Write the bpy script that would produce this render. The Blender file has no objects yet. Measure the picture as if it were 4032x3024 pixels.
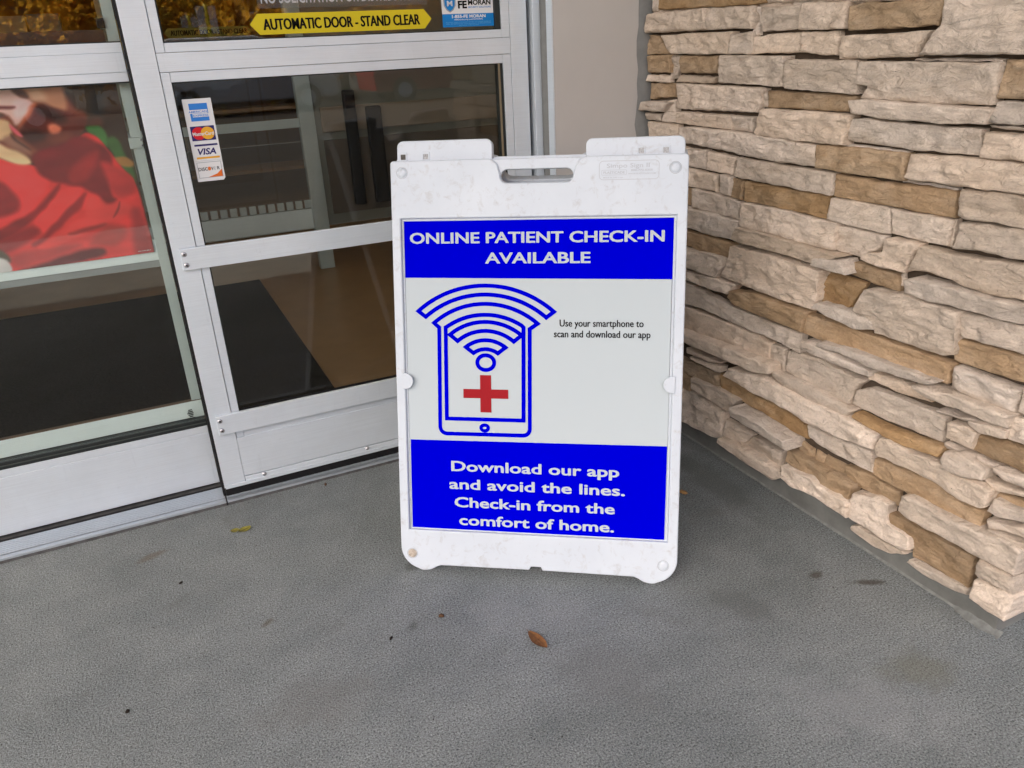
import bpy, bmesh, math, random
import numpy as np
from mathutils import Vector, Matrix, noise

# ------------------------------------------------------------------ camera, sky, sun, exposure
scene = bpy.context.scene
col = scene.collection
R = math.radians

cam_data = bpy.data.cameras.new('camera')
cam_data.sensor_fit = 'HORIZONTAL'
cam_data.sensor_width = 36.0
cam_data.lens = 36.0 * 3059.7 / 4032.0
cam_data.clip_start = 0.02
cam_data.clip_end = 2000.0
cam = bpy.data.objects.new('camera', cam_data)
col.objects.link(cam)
PITCH, YAW, ROLL, CAM_H = R(23.4195), R(24.3799), R(-2.90265), 1.12
fwd = Vector((math.sin(YAW) * math.cos(PITCH), math.cos(YAW) * math.cos(PITCH), -math.sin(PITCH)))
r0 = Vector((math.cos(YAW), -math.sin(YAW), 0))
u0 = r0.cross(fwd)
rr = r0 * math.cos(ROLL) + u0 * math.sin(ROLL)
uu = -r0 * math.sin(ROLL) + u0 * math.cos(ROLL)
M = Matrix((rr, uu, -fwd)).transposed().to_4x4()
M.translation = Vector((0, 0, CAM_H))
cam.matrix_world = M
scene.camera = cam

SUN_EL, SUN_AZ = R(50), R(-62)          # azimuth measured from -Y towards +X
world = bpy.data.worlds.new('World')
scene.world = world
world.use_nodes = True
wn = world.node_tree
wn.nodes.clear()
sky = wn.nodes.new('ShaderNodeTexSky')
sky.sky_type = 'NISHITA'
sky.sun_disc = False
sky.sun_elevation = SUN_EL
sky.sun_rotation = math.pi - SUN_AZ
sky.air_density = 0.7
sky.dust_density = 7.0
sky.ozone_density = 0.2
bg = wn.nodes.new('ShaderNodeBackground')
bg.inputs['Strength'].default_value = 0.15
wo = wn.nodes.new('ShaderNodeOutputWorld')
wn.links.new(sky.outputs[0], bg.inputs[0])
wn.links.new(bg.outputs[0], wo.inputs[0])

sun_data = bpy.data.lights.new('sun', 'SUN')
sun_data.energy = 4.6
sun_data.angle = R(0.6)
sun_data.color = (1.0, 0.9, 0.76)
sun = bpy.data.objects.new('sun', sun_data)
col.objects.link(sun)
sdir = Vector((math.cos(SUN_EL) * math.sin(SUN_AZ), -math.cos(SUN_EL) * math.cos(SUN_AZ), math.sin(SUN_EL)))
sun.rotation_euler = (-sdir).to_track_quat('-Z', 'Y').to_euler()
sun.location = sdir * 30

scene.view_settings.view_transform = 'Standard'
scene.view_settings.look = 'None'
scene.view_settings.gamma = 1.0
scene.view_settings.exposure = 1.6
scene.view_settings.use_curve_mapping = False
scene.render.engine = 'CYCLES'
scene.cycles.use_denoising = True
scene.cycles.use_adaptive_sampling = True
scene.cycles.adaptive_threshold = 0.02
scene.cycles.max_bounces = 7
scene.cycles.diffuse_bounces = 3
scene.cycles.transparent_max_bounces = 16
scene.cycles.sample_clamp_indirect = 8.0
scene.cycles.caustics_reflective = False
scene.cycles.caustics_refractive = False

rng = random.Random(7)

# ------------------------------------------------------------------ helpers
def lin(r, g, b):
    f = lambda c: c / 12.92 if c <= 0.04045 else ((c + 0.055) / 1.055) ** 2.4
    return (f(r / 255), f(g / 255), f(b / 255))


def link(o, parent=None):
    col.objects.link(o)
    if parent is not None:
        o.parent = parent
    return o


def tag(o, label=None, cat=None, group=None, kind=None):
    if label:
        o['label'] = label
    if cat:
        o['category'] = cat
    if group:
        o['group'] = group
    if kind:
        o['kind'] = kind
    return o


def empty(name, loc=(0, 0, 0), rz=0.0):
    o = bpy.data.objects.new(name, None)
    o.empty_display_size = 0.05
    o.location = loc
    o.rotation_euler = (0, 0, rz)
    return link(o)


def from_data(name, verts, faces, mat, parent=None, smooth=False, origin=None):
    """One mesh object. Vertices are in world space unless parent is rotated (then local)."""
    off = Vector((0, 0, 0))
    if origin is not None:
        off = Vector(origin)
    elif parent is not None:
        p, turned = parent, False
        while p is not None:
            off = off + p.location
            turned = turned or abs(p.rotation_euler.z) > 1e-9
            p = p.parent
        if turned:
            off = Vector((0, 0, 0))          # parts of a turned thing are given in its own axes
    me = bpy.data.meshes.new(name)
    me.from_pydata([tuple(Vector(v) - off) for v in verts], [], faces)
    me.validate()
    if smooth:
        me.polygons.foreach_set('use_smooth', [True] * len(me.polygons))
    if mat:
        me.materials.append(mat)
    me.update()
    o = bpy.data.objects.new(name, me)
    if origin is not None:
        o.location = origin
    return link(o, parent)


class MB:
    """collects shapes, then builds ONE mesh object"""
    def __init__(self):
        self.v, self.f = [], []

    def add(self, verts, faces):
        n = len(self.v)
        self.v += [tuple(v) for v in verts]
        self.f += [tuple(i + n for i in f) for f in faces]
        return self

    def box(self, x0, x1, y0, y1, z0, z1, b=0.0):
        if b <= 0:
            vs = [(x, y, z) for x in (x0, x1) for y in (y0, y1) for z in (z0, z1)]
            fs = [(0, 1, 3, 2), (4, 6, 7, 5), (0, 4, 5, 1), (2, 3, 7, 6), (0, 2, 6, 4), (1, 5, 7, 3)]
            return self.add(vs, fs)
        bm = bmesh.new()
        bmesh.ops.create_cube(bm, size=1.0)
        for v in bm.verts:
            v.co = Vector(((x0 + x1) / 2 + v.co.x * (x1 - x0), (y0 + y1) / 2 + v.co.y * (y1 - y0),
                           (z0 + z1) / 2 + v.co.z * (z1 - z0)))
        bmesh.ops.bevel(bm, geom=bm.edges[:], offset=b, segments=2, profile=0.6, affect='EDGES')
        bm.verts.ensure_lookup_table()
        vs = [v.co.copy() for v in bm.verts]
        fs = [[v.index for v in f.verts] for f in bm.faces]
        bm.free()
        return self.add(vs, fs)

    def tube(self, pts, rad, seg=8, cap=True):
        pts = [Vector(p) for p in pts]
        rads = rad if isinstance(rad, (list, tuple)) else [rad] * len(pts)
        rings = []
        for i, p in enumerate(pts):
            d = (pts[min(i + 1, len(pts) - 1)] - pts[max(i - 1, 0)]).normalized()
            a = d.orthogonal().normalized()
            b = d.cross(a)
            rings.append([p + (a * math.cos(2 * math.pi * k / seg) + b * math.sin(2 * math.pi * k / seg)) * rads[i]
                          for k in range(seg)])
        vs = [v for r_ in rings for v in r_]
        fs = []
        for i in range(len(pts) - 1):
            for k in range(seg):
                k2 = (k + 1) % seg
                fs.append((i * seg + k, i * seg + k2, (i + 1) * seg + k2, (i + 1) * seg + k))
        if cap:
            fs.append(tuple(range(seg))[::-1])
            fs.append(tuple(range((len(pts) - 1) * seg, len(pts) * seg)))
        return self.add(vs, fs)

    def dome(self, c, axis, rad, h, seg=16, rings=3, skirt=0.0):
        """flattened button head; axis is the outward unit vector"""
        c, axis = Vector(c), Vector(axis).normalized()
        a = axis.orthogonal().normalized()
        b = axis.cross(a)
        vs, fs = [], []
        levels = [(1.0, -skirt)] + [(math.cos(t), math.sin(t)) for t in [math.pi / 2 * k / rings for k in range(rings)]]
        for (rr_, hh) in levels:
            for k in range(seg):
                t = 2 * math.pi * k / seg
                z = hh * h if hh >= 0 else hh
                vs.append(c + (a * math.cos(t) + b * math.sin(t)) * rad * rr_ + axis * z)
        vs.append(c + axis * h)
        L = len(levels)
        for i in range(L - 1):
            for k in range(seg):
                k2 = (k + 1) % seg
                fs.append((i * seg + k, i * seg + k2, (i + 1) * seg + k2, (i + 1) * seg + k))
        for k in range(seg):
            fs.append(((L - 1) * seg + k, (L - 1) * seg + (k + 1) % seg, L * seg))
        return self.add(vs, fs)

    def build(self, name, mat, parent=None, smooth=False, origin=None, auto=None):
        o = from_data(name, self.v, self.f, mat, parent, smooth, origin)
        return o


def eval_curve(cu):
    ob = bpy.data.objects.new('tmp_curve', cu)
    col.objects.link(ob)
    dg = bpy.context.evaluated_depsgraph_get()
    dg.update()
    me = bpy.data.meshes.new_from_object(ob.evaluated_get(dg))
    vs = [tuple(v.co) for v in me.vertices]
    fs = [tuple(p.vertices) for p in me.polygons]
    bpy.data.objects.remove(ob)
    bpy.data.meshes.remove(me)
    bpy.data.curves.remove(cu)
    return vs, fs


def fill(contours, depth=0.0, bevel=0.0, res=2):
    """flat or extruded fill of closed 2-D contours (holes by even-odd), centred on z=0"""
    cu = bpy.data.curves.new('tmp', 'CURVE')
    cu.dimensions = '2D'
    cu.fill_mode = 'BOTH' if depth > 0 else 'FRONT'
    cu.extrude = depth
    cu.bevel_depth = bevel
    cu.bevel_resolution = res
    cu.offset = -bevel
    for c in contours:
        s = cu.splines.new('POLY')
        s.points.add(len(c) - 1)
        for p, q in zip(s.points, c):
            p.co = (q[0], q[1], 0, 1)
        s.use_cyclic_u = True
    return eval_curve(cu)


def text2d(body, left, right, base, cap, bold=0.0, depth=0.0, italic=0.0):
    """lettering fitted to a box: x from left to right, baseline, capital height"""
    cu = bpy.data.curves.new('tmp', 'FONT')
    cu.body = body
    cu.size = 1.0
    cu.resolution_u = 3
    cu.offset = bold
    cu.extrude = depth
    cu.shear = italic
    cu.fill_mode = 'FRONT' if depth == 0 else 'BOTH'
    vs, fs = eval_curve(cu)
    xs = [v[0] for v in vs]
    x0, x1 = min(xs), max(xs)
    sx = (right - left) / (x1 - x0)
    sy = cap / (0.727 + 2 * bold)
    return [(left + (v[0] - x0) * sx, base + (v[1] + bold) * sy, v[2] * sy) for v in vs], fs


def ring(path, w):
    """closed stroke of width w along a 2-D path as a strip of quads"""
    n = len(path)
    P = [Vector((p[0], p[1])) for p in path]
    vs, fs = [], []
    for i in range(n):
        d1 = (P[i] - P[i - 1]).normalized()
        d2 = (P[(i + 1) % n] - P[i]).normalized()
        n1, n2 = Vector((-d1.y, d1.x)), Vector((-d2.y, d2.x))
        m = (n1 + n2)
        m = m.normalized() if m.length > 1e-6 else n1
        k = min(1.0 / max(0.35, m.dot(n1)), 2.2)
        vs += [tuple(P[i] + m * (w / 2 * k)), tuple(P[i] - m * (w / 2 * k))]
    for i in range(n):
        j = (i + 1) % n
        fs.append((2 * i, 2 * i + 1, 2 * j + 1, 2 * j))
    return [(v[0], v[1], 0.0) for v in vs], fs


def arc(cx, cy, r, a0, a1, n, ry=None):
    ry = ry or r
    return [(cx + r * math.cos(a0 + (a1 - a0) * k / n), cy + ry * math.sin(a0 + (a1 - a0) * k / n)) for k in range(n + 1)]


def rrect(x0, x1, y0, y1, r, n=5):
    out = []
    for cx, cy, a in ((x1 - r, y0 + r, -90), (x1 - r, y1 - r, 0), (x0 + r, y1 - r, 90), (x0 + r, y0 + r, 180)):
        out += arc(cx, cy, r, R(a), R(a + 90), n)
    return out


# ------------------------------------------------------------------ materials
def new_mat(name):
    m = bpy.data.materials.new(name)
    m.use_nodes = True
    nt = m.node_tree
    nt.nodes.clear()
    out = nt.nodes.new('ShaderNodeOutputMaterial')
    return m, nt, out


def N(nt, typ, **kw):
    n = nt.nodes.new(typ)
    for k, v in kw.items():
        if k.startswith('_'):
            setattr(n, k[1:], v)
        else:
            n.inputs[k.replace('__', ' ')].default_value = v
    return n


def ramp(nt, src, stops):
    r = nt.nodes.new('ShaderNodeValToRGB')
    e = r.color_ramp.elements
    while len(e) < len(stops):
        e.new(0.5)
    for el, (p, c) in zip(e, stops):
        el.position = p
        el.color = (*c, 1) if len(c) == 3 else c
    nt.links.new(src, r.inputs[0])
    return r.outputs[0]


def mix(nt, fac, a, b, mode='MIX'):
    m = nt.nodes.new('ShaderNodeMix')
    m.data_type = 'RGBA'
    m.blend_type = mode
    for sock, val in ((m.inputs[0], fac), (m.inputs[6], a), (m.inputs[7], b)):
        if isinstance(val, (int, float)):
            sock.default_value = val
        elif isinstance(val, tuple):
            sock.default_value = (*val, 1)
        else:
            nt.links.new(val, sock)
    return m.outputs[2]


def coords(nt, scale=(1, 1, 1), rnd=False, kind='Object'):
    tc = nt.nodes.new('ShaderNodeTexCoord')
    src = tc.outputs[kind]
    if rnd:
        oi = nt.nodes.new('ShaderNodeObjectInfo')
        ml = N(nt, 'ShaderNodeVectorMath', _operation='MULTIPLY')
        nt.links.new(oi.outputs['Random'], ml.inputs[0])
        ml.inputs[1].default_value = (37.0, 91.0, 53.0)
        ad = N(nt, 'ShaderNodeVectorMath', _operation='ADD')
        nt.links.new(src, ad.inputs[0])
        nt.links.new(ml.outputs[0], ad.inputs[1])
        src = ad.outputs[0]
    if scale != (1, 1, 1):
        mp = nt.nodes.new('ShaderNodeMapping')
        mp.inputs['Scale'].default_value = scale
        nt.links.new(src, mp.inputs[0])
        src = mp.outputs[0]
    return src


def nz(nt, vec, scale, detail=4.0, rough=0.55, dist=0.0):
    n = N(nt, 'ShaderNodeTexNoise', Scale=scale, Detail=detail, Roughness=rough, Distortion=dist)
    nt.links.new(vec, n.inputs['Vector'])
    return n.outputs['Fac']


def bump(nt, height, strength, dist, normal=None):
    b = N(nt, 'ShaderNodeBump', Strength=strength, Distance=dist)
    nt.links.new(height, b.inputs['Height'])
    if normal is not None:
        nt.links.new(normal, b.inputs['Normal'])
    return b.outputs['Normal']


def surf(nt, out, color, rough=0.5, metal=0.0, spec=0.5, normal=None):
    p = N(nt, 'ShaderNodeBsdfPrincipled', Metallic=metal)
    if isinstance(color, tuple):
        p.inputs['Base Color'].default_value = (*color, 1)
    else:
        nt.links.new(color, p.inputs['Base Color'])
    if isinstance(rough, (int, float)):
        p.inputs['Roughness'].default_value = rough
    else:
        nt.links.new(rough, p.inputs['Roughness'])
    p.inputs['Specular IOR Level'].default_value = spec
    if normal is not None:
        nt.links.new(normal, p.inputs['Normal'])
    nt.links.new(p.outputs[0], out.inputs['Surface'])
    return p


def plain(name, color, rough=0.5, metal=0.0, spec=0.5, var=0.0, scale=20.0, bmp=0.0):
    m, nt, out = new_mat(name)
    c = color
    nrm = None
    if var > 0 or bmp > 0:
        vec = coords(nt)
        n = nz(nt, vec, scale, 5.0, 0.6)
        if var > 0:
            c = ramp(nt, n, [(0.25, tuple(x * (1 - var) for x in color)), (0.75, tuple(min(1, x * (1 + var)) for x in color))])
        if bmp > 0:
            nrm = bump(nt, n, bmp, 0.002)
    surf(nt, out, c, rough, metal, spec, nrm)
    return m


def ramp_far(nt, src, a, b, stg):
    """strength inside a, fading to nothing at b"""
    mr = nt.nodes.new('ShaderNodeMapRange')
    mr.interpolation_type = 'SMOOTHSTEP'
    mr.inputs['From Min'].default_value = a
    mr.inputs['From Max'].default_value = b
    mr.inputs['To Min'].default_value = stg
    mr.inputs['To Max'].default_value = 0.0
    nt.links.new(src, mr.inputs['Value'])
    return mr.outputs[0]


STAINS_AND_SHEEN = [
    (1.19, 1.02, 0.030, 0.018, 0.2, (0.06, 0.045, 0.032), 0.7), (1.27, 0.945, 0.055, 0.014, -0.5, (0.06, 0.045, 0.032), 0.75),
    (0.40, 1.50, 0.035, 0.022, 0.6, (0.09, 0.095, 0.09), 0.6), (0.33, 1.30, 0.030, 0.018, 0.9, (0.09, 0.095, 0.09), 0.6),
    (0.05, 1.46, 0.026, 0.014, 0.7, (0.10, 0.075, 0.05), 0.6), (0.98, 0.70, 0.20, 0.11, -0.6, (0.36, 0.37, 0.385), 0.3),  # pale entry paints the brighter floor nearer the open light
    (0.98, 1.02, 0.05, 0.13, 0.5, (0.12, 0.13, 0.13), 0.5), (1.14, 0.72, 0.10, 0.07, -0.4, (0.16, 0.16, 0.12), 0.5),
    (-0.16, 1.86, 0.05, 0.02, 0.3, (0.15, 0.11, 0.08), 0.55), (0.62, 0.98, 0.12, 0.16, 0.4, (0.16, 0.165, 0.165), 0.4),
    (0.10, 1.18, 0.16, 0.09, -0.2, (0.18, 0.18, 0.175), 0.4), (1.25, 1.45, 0.07, 0.30, 0.0, (0.10, 0.11, 0.105), 0.55)]


def mat_concrete():
    m, nt, out = new_mat('concrete_walk')
    v = coords(nt)
    big = nz(nt, v, 1.7, 6, 0.6, 0.4)
    mid = nz(nt, v, 9.0, 5, 0.65)
    peb = nz(nt, v, 270.0, 4, 0.7)
    fine = nz(nt, v, 520.0, 2, 0.6)
    c = ramp(nt, big, [(0.3, (0.150, 0.151, 0.146)), (0.52, (0.190, 0.188, 0.180)), (0.72, (0.232, 0.226, 0.217))])
    c = mix(nt, 0.55, c, ramp(nt, mid, [(0.3, (0.152, 0.153, 0.149)), (0.7, (0.225, 0.218, 0.208))]))
    sp = ramp(nt, peb, [(0.35, (0.22, 0.22, 0.22)), (0.46, (0.86, 0.86, 0.86)), (0.57, (1.14, 1.14, 1.14)), (0.67, (1.8, 1.8, 1.76))])
    c = mix(nt, 1.0, c, sp, 'MULTIPLY')
    sp2 = ramp(nt, fine, [(0.33, (0.55, 0.55, 0.55)), (0.5, (1, 1, 1)), (0.7, (1.2, 1.2, 1.2))])
    c = mix(nt, 0.8, c, sp2, 'MULTIPLY')
    # oily blotches and pale bloom with shapes of their own
    c = mix(nt, 1.0, c, (1.32, 1.47, 1.56), 'MULTIPLY')
    wear = nz(nt, v, 0.9, 5, 0.7, 0.6)
    c = mix(nt, 1.0, c, ramp(nt, wear, [(0.32, (0.70, 0.72, 0.71)), (0.5, (0.98, 0.98, 0.98)), (0.68, (1.2, 1.19, 1.18))]), 'MULTIPLY')
    grit = N(nt, 'ShaderNodeTexVoronoi', Scale=130.0)
    nt.links.new(v, grit.inputs['Vector'])
    gm = mix(nt, 1.0, ramp(nt, grit.outputs['Distance'], [(0.06, (1, 1, 1)), (0.14, (0, 0, 0))]), ramp(nt, mid, [(0.52, (0, 0, 0)), (0.60, (1, 1, 1))]), 'MULTIPLY')
    c = mix(nt, gm, c, (0.07, 0.07, 0.068))
    # hairline scratches
    wv = N(nt, 'ShaderNodeTexNoise', Scale=3.0, Detail=6.0, Roughness=0.7)
    nt.links.new(coords(nt, (1.0, 7.0, 1.0)), wv.inputs['Vector'])
    c = mix(nt, ramp(nt, wv.outputs['Fac'], [(0.494, (0, 0, 0)), (0.5, (0.4, 0.4, 0.4)), (0.506, (0, 0, 0))]), c, (0.12, 0.12, 0.12))
    # single stains and one painted light patch: centre, radii, turn, colour, strength
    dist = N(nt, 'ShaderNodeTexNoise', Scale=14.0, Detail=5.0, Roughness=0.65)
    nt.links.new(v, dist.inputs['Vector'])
    for (cx, cy, rx, ry, an, cl, stg) in STAINS_AND_SHEEN:
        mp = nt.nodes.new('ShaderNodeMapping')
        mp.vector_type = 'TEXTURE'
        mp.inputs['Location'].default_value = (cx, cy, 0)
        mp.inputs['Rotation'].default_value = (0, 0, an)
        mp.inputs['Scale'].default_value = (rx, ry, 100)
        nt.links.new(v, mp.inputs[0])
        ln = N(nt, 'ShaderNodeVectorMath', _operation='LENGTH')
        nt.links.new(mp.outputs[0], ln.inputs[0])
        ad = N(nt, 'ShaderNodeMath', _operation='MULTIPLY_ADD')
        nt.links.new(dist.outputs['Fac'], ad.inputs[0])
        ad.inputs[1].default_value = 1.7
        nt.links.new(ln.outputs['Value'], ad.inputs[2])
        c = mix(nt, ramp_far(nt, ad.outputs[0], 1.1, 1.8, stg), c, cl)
    st = nz(nt, v, 4.2, 4, 0.62, 0.8)
    c = mix(nt, ramp(nt, st, [(0.60, (0, 0, 0)), (0.72, (0.45, 0.45, 0.45))]), c, (0.15, 0.155, 0.15))
    st2 = nz(nt, coords(nt, (1.0, 1.0, 1.0)), 2.6, 3, 0.5, 0.3)
    c = mix(nt, ramp(nt, st2, [(0.62, (0, 0, 0)), (0.8, (0.35, 0.35, 0.35))]), c, (0.42, 0.43, 0.44))
    hsum = mix(nt, 0.35, peb, fine)
    nrm = bump(nt, hsum, 1.0, 0.006)
    surf(nt, out, c, 0.82, 0, 0.3, nrm)
    return m


def mat_stone(name, c1, c2, c3, grime=0.5):
    m, nt, out = new_mat(name)
    v = coords(nt, (1, 1, 1), True)
    vs = coords(nt, (1, 1, 2.2), True)
    n1 = nz(nt, vs, 7.0, 5, 0.6, 0.8)
    n2 = nz(nt, v, 30.0, 5, 0.65, 0.5)
    n3 = nz(nt, v, 210.0, 3, 0.6)
    c = ramp(nt, n1, [(0.26, c2), (0.46, c1), (0.72, c3)])
    c = mix(nt, 0.4, c, ramp(nt, n2, [(0.30, tuple(x * 0.74 for x in c1)), (0.62, tuple(min(1, x * 1.12) for x in c1))]))
    c = mix(nt, 0.6, c, ramp(nt, n3, [(0.3, (0.78, 0.77, 0.76)), (0.5, (1, 1, 1)), (0.72, (1.08, 1.08, 1.08))]), 'MULTIPLY')
    oi = nt.nodes.new('ShaderNodeObjectInfo')
    c = mix(nt, 1.0, c, ramp(nt, oi.outputs['Random'], [(0.0, (0.76, 0.72, 0.66)), (0.2, (0.98, 0.99, 1.0)), (0.4, (1.08, 1.03, 0.97)), (0.6, (0.84, 0.83, 0.81)), (0.8, (1.14, 1.13, 1.12)), (1.0, (0.94, 0.90, 0.84))]), 'MULTIPLY')
    # grey-green lichen and soot marks
    g = nz(nt, vs, 13.0, 6, 0.7, 1.4)
    c = mix(nt, ramp(nt, g, [(0.60, (0, 0, 0)), (0.74, (grime, grime, grime))]), c, (0.20, 0.185, 0.145))
    pits = N(nt, 'ShaderNodeTexVoronoi', Scale=55.0)
    nt.links.new(v, pits.inputs['Vector'])
    pm = mix(nt, 1.0, ramp(nt, pits.outputs['Distance'], [(0.03, (0.8, 0.8, 0.8)), (0.075, (0, 0, 0))]),
             ramp(nt, n2, [(0.50, (0, 0, 0)), (0.58, (1, 1, 1))]), 'MULTIPLY')
    c = mix(nt, pm, c, (0.07, 0.065, 0.06))
    n4 = nz(nt, coords(nt, (1, 1, 2.4), True), 30.0, 8, 0.66, 0.8)
    nrm = bump(nt, n4, 1.0, 0.014)
    nrm = bump(nt, n3, 0.3, 0.0012, nrm)
    surf(nt, out, c, 0.92, 0, 0.15, nrm)
    return m


def mat_plastic():
    m, nt, out = new_mat('scuffed_white_plastic')
    v = coords(nt)
    n1 = nz(nt, v, 5.0, 5, 0.6)
    n2 = nz(nt, v, 45.0, 5, 0.7, 0.6)
    n3 = nz(nt, v, 14.0, 6, 0.7, 1.0)
    base = ramp(nt, n1, [(0.3, (0.50, 0.555, 0.62)), (0.7, (0.565, 0.62, 0.68))])
    c = mix(nt, ramp(nt, n2, [(0.55, (0, 0, 0)), (0.70, (0.5, 0.5, 0.5))]), base, (0.37, 0.37, 0.38))
    c = mix(nt, ramp(nt, n3, [(0.63, (0, 0, 0)), (0.76, (0.5, 0.5, 0.5))]), c, (0.36, 0.335, 0.31))
    surf(nt, out, c, 0.42, 0, 0.4, bump(nt, n2, 0.08, 0.001))
    return m


def mat_glass(name='clear_glass', tint=(0.955, 0.975, 0.965)):
    m, nt, out = new_mat(name)
    tr = N(nt, 'ShaderNodeBsdfTransparent')
    tr.inputs[0].default_value = (*tint, 1)
    gl = N(nt, 'ShaderNodeBsdfGlossy')
    gl.inputs['Roughness'].default_value = 0.0
    fr = N(nt, 'ShaderNodeFresnel', IOR=1.47)
    gm = nt.nodes.new('ShaderNodeNewGeometry')      # thin pane: same reflectance from both sides
    mr = nt.nodes.new('ShaderNodeMapRange')
    mr.inputs['To Min'].default_value = 1.47
    mr.inputs['To Max'].default_value = 1 / 1.47
    nt.links.new(gm.outputs['Backfacing'], mr.inputs['Value'])
    nt.links.new(mr.outputs[0], fr.inputs['IOR'])
    mx = nt.nodes.new('ShaderNodeMixShader')
    nt.links.new(fr.outputs[0], mx.inputs[0])
    nt.links.new(tr.outputs[0], mx.inputs[1])
    nt.links.new(gl.outputs[0], mx.inputs[2])
    nt.links.new(mx.outputs[0], out.inputs['Surface'])
    return m


def mat_alu(name, color, rough=0.42, metal=0.35):
    m, nt, out = new_mat(name)
    v = coords(nt)
    n = nz(nt, v, 6.0, 5, 0.6)
    n2 = nz(nt, v, 70.0, 4, 0.7, 0.8)
    c = ramp(nt, n, [(0.3, tuple(x * 0.90 for x in color)), (0.7, color)])
    c = mix(nt, ramp(nt, n2, [(0.64, (0, 0, 0)), (0.76, (0.25, 0.25, 0.25))]), c, tuple(x * 0.6 for x in color))
    n5 = nz(nt, coords(nt, (3.0, 3.0, 260.0)), 2.0, 4, 0.7)
    c = mix(nt, 1.0, c, ramp(nt, n5, [(0.3, (0.93, 0.93, 0.93)), (0.7, (1.03, 1.03, 1.03))]), 'MULTIPLY')
    n6 = nz(nt, coords(nt, (26.0, 26.0, 2.2)), 2.0, 6, 0.75, 0.5)
    c = mix(nt, ramp(nt, n6, [(0.60, (0, 0, 0)), (0.76, (0.3, 0.3, 0.3))]), c, tuple(x * 0.62 for x in color))
    rg = ramp(nt, n2, [(0.3, (rough - 0.06,) * 3), (0.7, (rough + 0.1,) * 3)])
    surf(nt, out, c, rg, metal, 0.5)
    return m


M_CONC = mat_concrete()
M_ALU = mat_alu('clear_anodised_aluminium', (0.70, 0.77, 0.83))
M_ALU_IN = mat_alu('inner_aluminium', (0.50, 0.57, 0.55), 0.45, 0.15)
M_ALU_PALE = mat_alu('pale_inner_aluminium', (0.74, 0.83, 0.81), 0.5, 0.0)
M_ALU_RAW = mat_alu('worn_mill_aluminium', (0.50, 0.555, 0.61), 0.36, 0.6)
M_STEEL = plain('screw_steel', (0.5, 0.5, 0.52), 0.35, 0.9)
M_BLACK = plain('black_rubber', (0.008, 0.008, 0.009), 0.6, 0, 0.3)
M_DARKSEAL = plain('dark_gasket', (0.016, 0.020, 0.020), 0.5, 0, 0.4)
M_GLASS = mat_glass()
M_PLAST = mat_plastic()
M_BLUE = plain('poster_blue', (0.0, 0.0, 0.56), 0.7, 0, 0.0)
M_PAPER = plain('poster_pale_grey', (0.455, 0.515, 0.545), 0.6, 0, 0.06)
M_WHITEINK = plain('poster_white_ink', (0.455, 0.515, 0.545), 0.6, 0, 0.06)
M_RED = plain('poster_red', (0.30, 0.012, 0.018), 0.6, 0, 0.08)
M_BLACKINK = plain('black_ink', (0.006, 0.006, 0.006), 0.6, 0, 0.1)
M_YEL = plain('yellow_vinyl', (0.62, 0.50, 0.012), 0.45, 0, 0.3)
M_WHITEV = plain('white_vinyl', (0.70, 0.71, 0.72), 0.45, 0, 0.3)
M_CBLUE = plain('card_blue', (0.03, 0.20, 0.62), 0.45, 0, 0.3)
M_NAVY = plain('card_navy', (0.02, 0.016, 0.13), 0.45, 0, 0.3)
M_CRED = plain('card_red', (0.60, 0.01, 0.02), 0.45, 0, 0.3)
M_CORA = plain('card_orange', (0.70, 0.15, 0.02), 0.45, 0, 0.3)
M_CYEL = plain('card_gold', (0.74, 0.38, 0.03), 0.45, 0, 0.3)
M_SKYB = plain('sticker_blue', (0.005, 0.20, 0.56), 0.45, 0, 0.3)
M_GREYINK = plain('grey_ink', (0.28, 0.33, 0.36), 0.5)
M_BEIGE = plain('beige_wall_paint', (0.49, 0.475, 0.455), 0.5, 0, 0.4, 0.05, 5.0, 0.05)
M_CAULK = plain('grey_caulk', (0.20, 0.205, 0.20), 0.7, 0, 0.3, 0.12, 40.0, 0.3)
M_FOUND = plain('grey_footing', (0.155, 0.16, 0.152), 0.8, 0, 0.3, 0.3, 14.0, 0.4)
M_MORT = plain('shaded_mortar', (0.085, 0.065, 0.048), 0.95, 0, 0.1, 0.3, 60.0, 0.6)  # darkened so the shadow between stones sits in the colour
M_MAT = plain('charcoal_carpet', (0.020, 0.017, 0.014), 0.95, 0, 0.05, 0.9, 120.0, 1.0)
M_TILE = plain('brown_floor', (0.235, 0.14, 0.066), 0.35, 0, 0.5, 0.16, 7.0, 0.0)
M_INWALL = plain('interior_wall', (0.30, 0.17, 0.075), 0.7, 0, 0.2, 0.1, 3.0)
M_SOFFIT = plain('soffit', (0.62, 0.60, 0.57), 0.8)
M_ASPH = plain('asphalt', (0.05, 0.048, 0.045), 0.9, 0, 0.3, 0.25, 30.0, 0.5)
ST = {
    'c': mat_stone('cream_ledgestone', (0.71, 0.61, 0.515), (0.55, 0.44, 0.335), (0.78, 0.69, 0.61), 0.55),
    't': mat_stone('tan_ledgestone', (0.46, 0.335, 0.215), (0.29, 0.20, 0.12), (0.60, 0.48, 0.36)),
    'o': mat_stone('ochre_ledgestone', (0.45, 0.30, 0.16), (0.30, 0.19, 0.10), (0.60, 0.47, 0.33)),
    'b': mat_stone('brown_grey_ledgestone', (0.38, 0.29, 0.20), (0.24, 0.18, 0.12), (0.50, 0.40, 0.30)),
    'g': mat_stone('pale_grey_ledgestone', (0.69, 0.61, 0.535), (0.54, 0.47, 0.405), (0.75, 0.68, 0.62), 0.45),
}

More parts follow.
